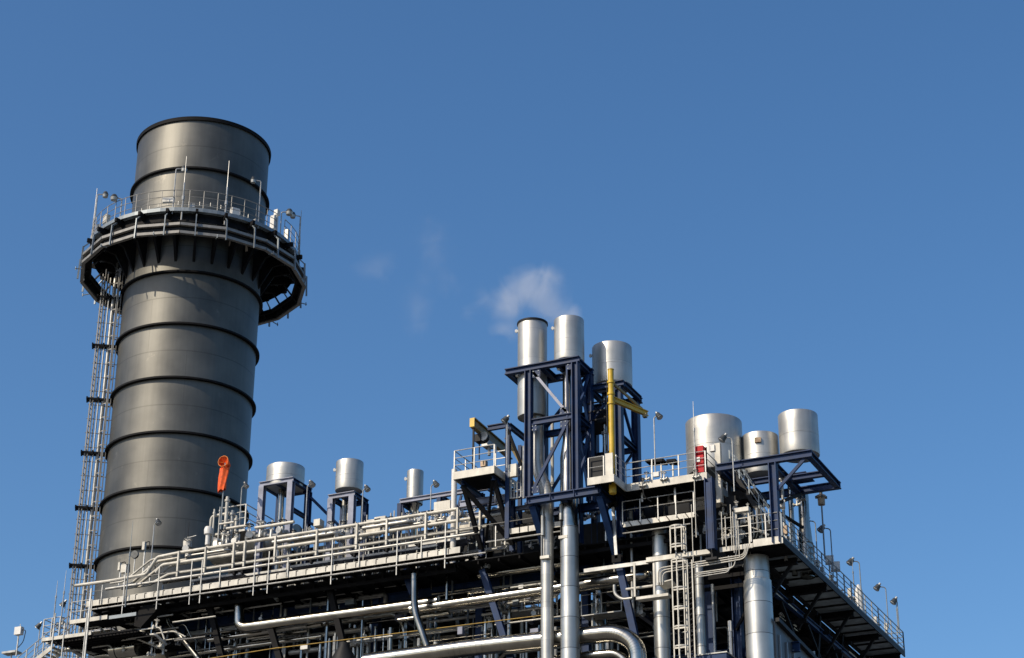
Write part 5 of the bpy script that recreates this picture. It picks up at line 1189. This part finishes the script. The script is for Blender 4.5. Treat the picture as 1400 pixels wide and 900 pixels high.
# beacon / siren on pole
q = P(1128, 765, X=XR-.05); zt = Zat(q.x, q.y, 691)
sb = thing('beacon', 'tan canister beacon on a thin dark pole right of the silencer frame', 'beacon', q); p = Vector((q.x, q.y, zt))
MB().tube([q, p], .045, 8).build('pole', 'railgrey', sb)
MB().lathe((p.x, p.y, 0), [(.0, p.z), (.19, p.z+.02), (.20, p.z+.40), (.26, p.z+.43), (.26, p.z+.54), (.14, p.z+.60), (0, p.z+.62)], 20).build('canister', 'tan', sb)
MB().lathe((p.x, p.y, 0), [(.09, p.z+.60), (.09, p.z+.74), (0, p.z+.75)], 14).build('cap', 'hood', sb)
for a in range(4): MB().box((p.x+.27*math.cos(a*1.57+.5), p.y+.27*math.sin(a*1.57+.5), p.z+.45), (.1, .1, .14), a*1.57).build('bracket', 'hood', sb)
MB().tube([p+Vector((.0, 0, .7)), p+Vector((0, 0, .9))], .03, 6).build('tip', 'rail', sb)
# white boxes and a small silver vessel on the side walkway
for i, (x, y, ww) in enumerate(((1134, 766, .45), (1142, 775, .5), (1068, 690, .4))):
    p = P(x, y, X=XR-.4); tag(MB().box(p, (ww, ww, ww*.9), .3).build('instrument_box', 'white'), ['upper white instrument box above the side walkway railing', 'lower white instrument box above the side walkway railing', 'white box on the blue post of the right frame'][i], 'box', 'white boxes by the side walkway')
p = P(1174, 808, X=XR-.7); sv_ = thing('small_vessel', 'slim white vessel standing on the side walkway behind its railing', 'vessel', (p.x, p.y, ZB+.2)); MB().lathe((p.x, p.y, 0), [(.24, ZB+.2), (.24, ZB+2.1), (.15, ZB+2.4), (.08, ZB+2.55), (0, ZB+2.56)], 18).build('shell', 'white', sv_); MB().box((p.x-.4, p.y, ZB+1.5), (.3, .5, .7)).build('gauge_box', 'galv', sv_)
for i in range(16):
    Yv = 91.5+i*1.25; valve((XR-.6-rnd.uniform(0, .5), Yv, ZB+.5+rnd.uniform(0, .6)), rnd.uniform(.5, .9), 'small valve just behind the side walkway railing', 'valves along the side walkway', rz=rnd.uniform(0, 3))
# side ladder under walkway far end
q = P(1180, 895, X=XR-2.0); la = thing('caged_ladder', 'small caged ladder seen under the far part of the side walkway', 'ladder', (q.x, q.y, q.z))
ladder(la, q-Vector((0, 0, 3)), (q.x, q.y, ZB-.4), .45, (0, 1, 0), mt='rail', cage=.36, cstep=.9, cdir=(1, 0, 0))
# lower side cladding: sloping ribbed wall
wl = thing('side_cladding', 'grey ribbed cladding wall low on the right side behind the banded pipe', 'wall', (-29.2, 101, 14))
w0 = P(1056, 846, X=-28.9); w1 = P(1112, 893, X=-28.9); zz0 = w0.z
MB().plate([(-28.9, w0.y+.4, 8), (-28.9, 109, 8), (-28.9, 109, w1.z-1.2), (-28.9, w0.y+.4, zz0)], .3, (-1, 0, 0)).build('panel', 'sidewall', wl)
for k in range(14): 
    Y = w0.y+.6+k*1.1; MB().bar((-28.86, Y, 9), (-28.86, Y+.3, zz0-.6-.1*k), .1, .14).build('rib', 'railgrey', wl)
MB().bar((-28.8, w0.y+.4, zz0+.05), (-28.8, 109, w1.z-1.15), .25, .2).build('cap_rail', 'dark', wl)
for k in range(5):
    Y = 94+k*4.2
    MB().ibeam((-29.4, Y+4, 24), (-29.4, Y+7, ZB-.6), .24, .24, .04, up=(1, 0, 0)).build('brace', 'black', fr)
for i in range(14):
    a = Vector((-29.2-rnd.uniform(0, 1.5), rnd.uniform(92, 108), rnd.uniform(28.5, 32.6)))
    pipe([a, a+Vector((0, rnd.uniform(1.5, 4), 0))] if i % 2 else [a, a-Vector((0, 0, rnd.uniform(1, 3)))], rnd.choice((.05, .08, .12)), 'dim pipe piece in the shade under the side walkway', rnd.choice(('inoxdark', 'galv')), name='small_pipe', group='dim pipes under the side walkway', n=8)
# small blue-topped unit at the bottom
a = P(950, 897, Y=90.4); b_ = P(993, 891, Y=90.4)
bu = thing('blue_unit', 'bright blue box top at the bottom edge between slim pipe and banded pipe', 'box', a)
MB().box(((a.x+b_.x)/2, 91.2, a.z-1.0), (b_.x-a.x, 1.6, 2.0)).build('body', 'blue', bu); MB().box(((a.x+b_.x)/2, 91.2, a.z+.02), (b_.x-a.x+.1, 1.7, .06)).build('lid', 'galv', bu)

# ================================================================= STEAM
def steam(label, x0, y0, x1, y1, Y, th, dens, seed, blobs, name='steam'):
    a = P(x0, y1, Y=Y); b_ = P(x1, y0, Y=Y)
    me = MB()
    cx = (a+b_)/2; sz = Vector(((b_.x-a.x), th, (b_.z-a.z)))
    me.box((cx.x, Y, cx.z), (sz.x, sz.y, sz.z))
    mt_ = bpy.data.materials.new('steam_volume'); mt_.use_nodes = True; n = mt_.node_tree.nodes; Lk = mt_.node_tree.links; n.clear()
    o = n.new('ShaderNodeOutputMaterial'); v = n.new('ShaderNodeVolumePrincipled'); v.inputs['Color'].default_value = (1, 1, 1, 1); v.inputs['Anisotropy'].default_value = 0
    g = n.new('ShaderNodeNewGeometry')
    nz = n.new('ShaderNodeTexNoise'); nz.inputs['Scale'].default_value = .55; nz.inputs['Detail'].default_value = 5; nz.inputs['Roughness'].default_value = .6; nz.inputs['Distortion'].default_value = .6
    mp = n.new('ShaderNodeMapping'); mp.inputs['Location'].default_value = (seed, seed*2, 0); Lk.new(g.outputs['Position'], mp.inputs[0]); Lk.new(mp.outputs[0], nz.inputs['Vector'])
    acc = None
    for (bx, by, rx, rz_, wgt) in blobs:
        c = P(bx, by, Y=Y); sx_ = PR(c, rx); sz_ = PR(c, rz_)
        m1 = n.new('ShaderNodeMapping'); m1.vector_type = 'TEXTURE'; m1.inputs['Location'].default_value = c; m1.inputs['Scale'].default_value = (sx_, min(th/2, (sx_+sz_)/2), sz_)
        Lk.new(g.outputs['Position'], m1.inputs[0])
        ln = n.new('ShaderNodeVectorMath'); ln.operation = 'LENGTH'; Lk.new(m1.outputs[0], ln.inputs[0])
        m3 = n.new('ShaderNodeMath'); m3.operation = 'MULTIPLY_ADD'; Lk.new(ln.outputs['Value'], m3.inputs[0]); m3.inputs[1].default_value = -.75; m3.inputs[2].default_value = .75*wgt
        if acc is None: acc = m3.outputs[0]
        else:
            k_ = n.new('ShaderNodeMath'); k_.operation = 'SMOOTH_MAX'; Lk.new(acc, k_.inputs[0]); Lk.new(m3.outputs[0], k_.inputs[1]); k_.inputs[2].default_value = .35; acc = k_.outputs[0]
    mm = n.new('ShaderNodeMath'); mm.operation = 'MULTIPLY_ADD'; Lk.new(nz.outputs[0], mm.inputs[0]); mm.inputs[1].default_value = 2.2; mm.inputs[2].default_value = -.98
    ad = n.new('ShaderNodeMath'); ad.operation = 'ADD'; Lk.new(acc, ad.inputs[0]); Lk.new(mm.outputs[0], ad.inputs[1])
    r = n.new('ShaderNodeMapRange'); r.interpolation_type = 'SMOOTHSTEP'; r.inputs[1].default_value = 0; r.inputs[2].default_value = 1.1; r.inputs[3].default_value = 0; r.inputs[4].default_value = dens
    Lk.new(ad.outputs[0], r.inputs[0])
    r2 = n.new('ShaderNodeMapRange'); r2.inputs[1].default_value = -.55; r2.inputs[2].default_value = -.1; Lk.new(acc, r2.inputs[0])
    m4 = n.new('ShaderNodeMath'); m4.operation = 'MULTIPLY'; Lk.new(r.outputs[0], m4.inputs[0]); Lk.new(r2.outputs[0], m4.inputs[1]); acc = m4.outputs[0]
    Lk.new(acc, v.inputs['Density']); Lk.new(v.outputs[0], o.inputs['Volume'])
    ob = me.build(name, mt_); ob['label'] = label; ob['category'] = 'steam'; ob['kind'] = 'stuff'
    return ob
steam('pale steam puff drifting left from the right twin silencer', 570, 320, 815, 510, 92.0, 6.0, .30, 3.1,
      [(732, 400, 36, 30, 1.25), (756, 420, 24, 20, 1.25), (774, 433, 16, 14, 1.7), (700, 415, 34, 24, 1.0), (662, 408, 36, 26, .62), (690, 450, 50, 22, .42), (640, 420, 30, 30, .4)])
steam('faint steam wisps drifting in the sky left of the main puff', 450, 280, 650, 500, 92.0, 6.0, .085, 8.3,
      [(590, 345, 26, 50, .95), (568, 425, 20, 46, 1.0), (512, 362, 44, 24, .8), (605, 390, 34, 34, .6), (578, 385, 22, 30, .9)])

# ================================================================= LATE DETAILS
sa = P(998, 640, Y=91.6); sb2 = P(1052, 722, Y=91.6)
stx = thing('stair', 'dark steep stair behind the switch cabinet going down to the corner platform', 'stair', sb2)
for o_ in (0, .8):
    MB().bar(sa+Vector((0, o_, 0)), sb2+Vector((0, o_, 0)), .06, .22).build('stringer', 'dark', stx)
    for h_ in (1.0, .5): MB().tube([sa+Vector((0, o_, h_)), sb2+Vector((0, o_, h_))], .03, 6).build('handrail', 'railgrey', stx)
    for i in range(5): q = sa.lerp(sb2, i/4)+Vector((0, o_, 0)); MB().bar(q, q+Vector((0, 0, 1)), .05).build('post', 'railgrey', stx)
for i in range(12): q = sa.lerp(sb2, (i+.5)/12); MB().box(q+Vector((0, .4, 0)), (.24, .76, .03)).build('tread', 'galv', stx)
# pale gate-like frame and instruments on the corner platform
gf = thing('instrument_rack', 'pale instrument rack with a solid top on the corner platform beside the blue column', 'rack', P(1014, 735, Y=YS+.1))
ga_ = P(1008, 738, Y=YS+.15); gb = P(1025, 736, Y=YS+.15); zt = Zat(ga_.x, ga_.y, 697)
for X in (ga_.x, gb.x): MB().bar((X, ga_.y, ga_.z-.3), (X, ga_.y, zt), .07).build('leg', 'cream', gf)
MB().box(((ga_.x+gb.x)/2, ga_.y, zt-.08), (gb.x-ga_.x+.1, .3, .22)).build('top', 'cream', gf)
for k in range(3): MB().bar((ga_.x, ga_.y, ga_.z+.25+k*.42), (gb.x, ga_.y, ga_.z+.25+k*.42), .04).build('crossbar', 'cream', gf)
for i in range(26):
    x = rnd.uniform(985, 1052); y = rnd.uniform(690, 742); Yv = rnd.uniform(90.3, 92.6); a = P(x, y, Y=Yv)
    if i % 2: valve(a, rnd.uniform(.4, .75), 'small pale valve in the tangle on the corner platform', 'valves on the corner platform', rz=rnd.uniform(0, 3), mt=rnd.choice(('cream', 'galv')))
    else: pipe([a, a+Vector((0, 0, -rnd.uniform(.5, 1.4))), a+Vector((rnd.uniform(-.8, .8), rnd.uniform(0, .6), -1.5))], rnd.choice((.03, .05, .07)), 'small pale pipe in the tangle on the corner platform', rnd.choice(('cream', 'galv', 'inox')), name='small_pipe', group='small pipes on the corner platform', n=8, bend=.15)
for i in range(20):
    x = rnd.uniform(640, 735); y = rnd.uniform(694, 745); Yv = rnd.uniform(91.0, 93.2); a = P(x, y, Y=Yv)
    if i % 2: valve(a, rnd.uniform(.45, .85), 'small valve in the shade below the hoist platform', 'valves below the hoist platform', rz=rnd.uniform(0, 3), mt=rnd.choice(('cream', 'galv')))
    else: pipe([a, a+Vector((rnd.uniform(.8, 2.2), 0, 0)), a+Vector((rnd.uniform(1, 2.2), 0, -.8))], rnd.choice((.04, .06, .09)), 'small pipe in the shade below the hoist platform', rnd.choice(('cream', 'galv', 'inox')), name='small_pipe', group='small pipes below the hoist platform', n=8, bend=.15)
for i in range(24):
    x = rnd.uniform(800, 965); y = rnd.uniform(665, 745); Yv = rnd.uniform(91.6, 93.3); a = P(x, y, Y=Yv)
    if i % 3 == 0: valve(a, rnd.uniform(.5, .9), 'dim valve below the red cabinet platform', 'valves below the cabinet platform', rz=rnd.uniform(0, 3), mt='galv')
    else: pipe([a, a+Vector((rnd.uniform(.8, 3), 0, 0))] if i % 3 == 1 else [a, a+Vector((0, 0, -rnd.uniform(.8, 2)))], rnd.choice((.03, .05, .08)), 'dim small pipe below the red cabinet platform', rnd.choice(('galv', 'inoxdark', 'rail')), name='small_pipe', group='dim pipes below the cabinet platform', n=8)
# dense dark bracing under the side walkway
ub = thing('under_frame', 'dense dark girders and ties under the side walkway', 'steel frame', (-31, 101, 30))
for i in range(9):
    Y = 92.8+i*2.1
    if i % 3 == 0: MB().bar((-29.6, Y, ZB-.5), (-31.5, Y+.4, ZB-3.2), .14).build('strut', 'black', ub)
    MB().bar((-33, Y, ZB-1.0-(i % 3)*.5), (-28.9, Y, ZB-1.0-(i % 3)*.5), .1, .2).build('tie', 'black', ub)
for z in (31.8,):
    MB().ibeam((-29.3, 92.2, z), (-29.3, 111.6, z), .24, .3, .04).build('girder', 'blue', ub)
for i in range(4):
    MB().bar((-29.35, 94+i*4.4, 31.7), (-29.35, 98.4+i*4.4, 28.8), .16).build('brace', 'black', ub)

# gusset plates, bolted joints on the front of the tall tower
for (X, z, w_, h_) in ((TXP+.45, ZR-.55, .5, .45), (-39.15, zm+.35, .4, .4), (-39.15, zm-.4, .4, .4), (TXP+.4, ZG+.4, .5, .4), (-38.75, ZR-.5, .35, .35), (TXP+.35, zm-.35, .3, .35)):
    gp_ = MB().box((X, YT-.055, z), (w_, .03, h_)).build('gusset', 'blue', tw)
    b = MB()
    for a_ in (-1, 1):
        for c_ in (-1, 1): b.tube([(X+a_*w_*.3, YT-.07, z+c_*h_*.3), (X+a_*w_*.3, YT-.10, z+c_*h_*.3)], .03, 6)
    b.build('bolt_heads', 'railgrey', gp_)
for i in range(4): MB().box((TXP+i*1.35, YT-.2, ZG-.16), (.03, .14, .36)).build('web_stiffener', 'blue', tw)
# extra ties and brackets of the stack ladder bundle
lx = thing('service_lines', 'bundle of thin service lines and clips between the caged ladder and the stack shell', 'pipes', STK+VL*4.85+Vector((0, 0, 34)))
for o_, r_, f_ in ((5.0, .05, .5), (5.75, .04, -.2), (5.9, .035, .2), (4.9, .03, .9)):
    MB().tube([STK+VL*o_+VF*f_+Vector((0, 0, 34)), STK+VL*o_+VF*f_+Vector((0, 0, 62))], r_, 7).build('line', 'ring', lx)
for k in range(27):
    MB().bar(STK+VL*4.6+VF*.1+Vector((0, 0, 35+k)), STK+VL*6.2+VF*.1+Vector((0, 0, 35+k)), .04).build('clip', 'ring', lx)

# tidy racks of parallel lines and platforms layered inside the lower frame
rk = random.Random(11)
for j, (x0_, x1_, y_, Y_, n_) in enumerate(((600, 760, 838, 93.0, 4), (640, 745, 812, 93.4, 3), (250, 420, 872, 93.0, 4), (430, 560, 806, 93.2, 3), (480, 640, 880, 93.4, 3), (770, 870, 800, 93.2, 3), (590, 700, 765, 92.6, 3), (330, 500, 832, 93.6, 3), (205, 300, 846, 92.6, 3))):
    tr = thing('pipe_rack', nth(rank((600, 640, 250, 430, 480, 770, 590, 330, 205), j), 'small rack of parallel lines inside the lower frame, counted from the left'), 'pipe rack', P(x0_, y_, Y=Y_), 'racks of parallel lines')
    a = P(x0_, y_, Y=Y_); b_ = P(x1_, y_, Y=Y_)
    for k in range(n_):
        MB().tube([(a.x, Y_+k*.22, a.z+k*.16), (b_.x, Y_+k*.22, a.z+k*.16)], rk.choice((.035, .05, .07)), 8).build('line', rk.choice(('galv', 'inox', 'rail')), tr)
    for q_ in (0.05, .5, .95):
        X = a.x+(b_.x-a.x)*q_; MB().bar((X, Y_-.15, a.z-.1), (X, Y_+n_*.22, a.z-.1), .08).build('cross_arm', 'galv', tr); MB().bar((X, Y_+n_*.22, a.z-.1), (X, Y_+n_*.22, a.z+2.2), .08).build('hanger', 'railgrey', tr)
for j, (x0_, x1_, y_, Y_) in enumerate(((640, 740, 770, 92.8), (690, 745, 838, 93.2), (795, 850, 842, 93.0), (380, 470, 815, 93.0))):
    a = P(x0_, y_, Y=Y_); b_ = P(x1_, y_, Y=Y_)
    ip = thing('catwalk', nth(rank((640, 690, 795, 380), j), 'short railed catwalk inside the lower frame, counted from the left'), 'walkway', a, 'catwalks inside the frame')
    MB().box(((a.x+b_.x)/2, Y_+.5, a.z), (b_.x-a.x, 1.0, .06)).build('deck_plate', 'galv', ip)
    railing(ip, [(a.x, Y_, a.z), (b_.x, Y_, a.z)], h=1.1, sp=1.1, mids=(.5,), r=.022)
for j in range(46):
    x = rk.uniform(560, 900); y = rk.uniform(745, 880); Yv = rk.uniform(92.6, 95); a = P(x, y, Y=Yv)
    if j % 2: pipe([a, a-Vector((0, 0, rk.uniform(.8, 3.5)))], rk.choice((.03, .05, .08)), 'small upright line in the right half of the lower frame', rk.choice(('galv', 'inox', 'rail')), name='upright_line', group='small lines right of centre in the frame', n=8)
    else: valve(a, rk.uniform(.5, .9), 'small valve in the right half of the lower frame', 'small valves right of centre in the frame', rz=rk.uniform(0, 3))
# thin conduits and rods running down in front of the corner platform
for j, (x, y0_, y1_) in enumerate(((948, 690, 770), (952, 640, 735), (1001, 690, 752), (1004, 700, 756), (1011, 712, 762), (936, 705, 745), (988, 700, 745), (993, 706, 748))):
    a = P(x, y1_, Y=89.7); zt = Zat(a.x, a.y, y0_)
    tag(MB().tube([a, (a.x, a.y, zt)], .025, 6).build('conduit', 'cream'), nth(rank((948, 952, 1001, 1004, 1011, 936, 988, 993), j), 'thin vertical conduit beside the blue column, counted from the left'), 'conduit', 'thin vertical conduits by the blue column')
for j in range(14):
    Yv = 92+j*1.45; a = Vector((XR-.25-rk.uniform(0, .8), Yv, ZB+.25))
    ct = thing('instrument_stand', 'small instrument stand behind the side walkway railing', 'instrument', a, 'instrument stands on the side walkway')
    MB().bar(a, a+Vector((0, 0, 1.0)), .05).build('stand', 'rail', ct); MB().box(a+Vector((0, 0, 1.05)), (.18, .24, rk.uniform(.2, .5))).build('instrument', rk.choice(('cream', 'galv', 'tan')), ct)
    MB().tube([a+Vector((0, .1, .9)), a+Vector((0, .5, .5)), a+Vector((0, .6, 0))], .02, 5, bend=.2).build('cable', 'dark', ct)

for j in range(34):
    x = rk.uniform(62, 250); y = rk.uniform(846, 899); Yv = rk.uniform(90.4, 93.5); a = P(x, y, Y=Yv)
    if j % 4 == 0: valve(a, rk.uniform(.35, .6), 'tiny valve among the pipes below the left landings', 'tiny valves below the left landings', rz=rk.uniform(0, 3))
    elif j % 4 == 1: pipe([a, a-Vector((0, 0, rk.uniform(.6, 2)))], rk.choice((.03, .05, .08)), 'small upright line below the left landings', rk.choice(('galv', 'inox', 'rail')), name='upright_line', group='upright lines below the left landings', n=8)
    else: pipe([a, a+Vector((rk.uniform(.8, 3), 0, 0))], rk.choice((.03, .05, .09)), 'small level line below the left landings', rk.choice(('galv', 'inox', 'cream')), name='level_line', group='level lines below the left landings', n=8)
for j in range(60):
    x = rk.uniform(250, 760); y = rk.uniform(800, 897); Yv = rk.uniform(92.2, 94.5); a = P(x, y, Y=Yv)
    if j % 3 == 0: pipe([a, a-Vector((0, 0, rk.uniform(1.5, 6)))], rk.choice((.04, .06, .10)), 'grey upright line in the lower frame', rk.choice(('galv', 'inox')), name='upright_line', group='grey upright lines in the lower frame', n=8)
    elif j % 3 == 1: pipe([a, a+Vector((rk.uniform(1.5, 6), 0, 0))], rk.choice((.03, .05, .08)), 'grey level line in the lower frame', rk.choice(('galv', 'inox', 'rail')), name='level_line', group='grey level lines in the lower frame', n=8)
    else: tag(MB().box(a, (rk.uniform(.2, .6), .3, rk.uniform(.15, .5))).build('pipe_support', rk.choice(('galv', 'railgrey', 'bluel'))), 'small pipe support bracket in the lower frame', 'bracket', 'pipe supports in the lower frame')
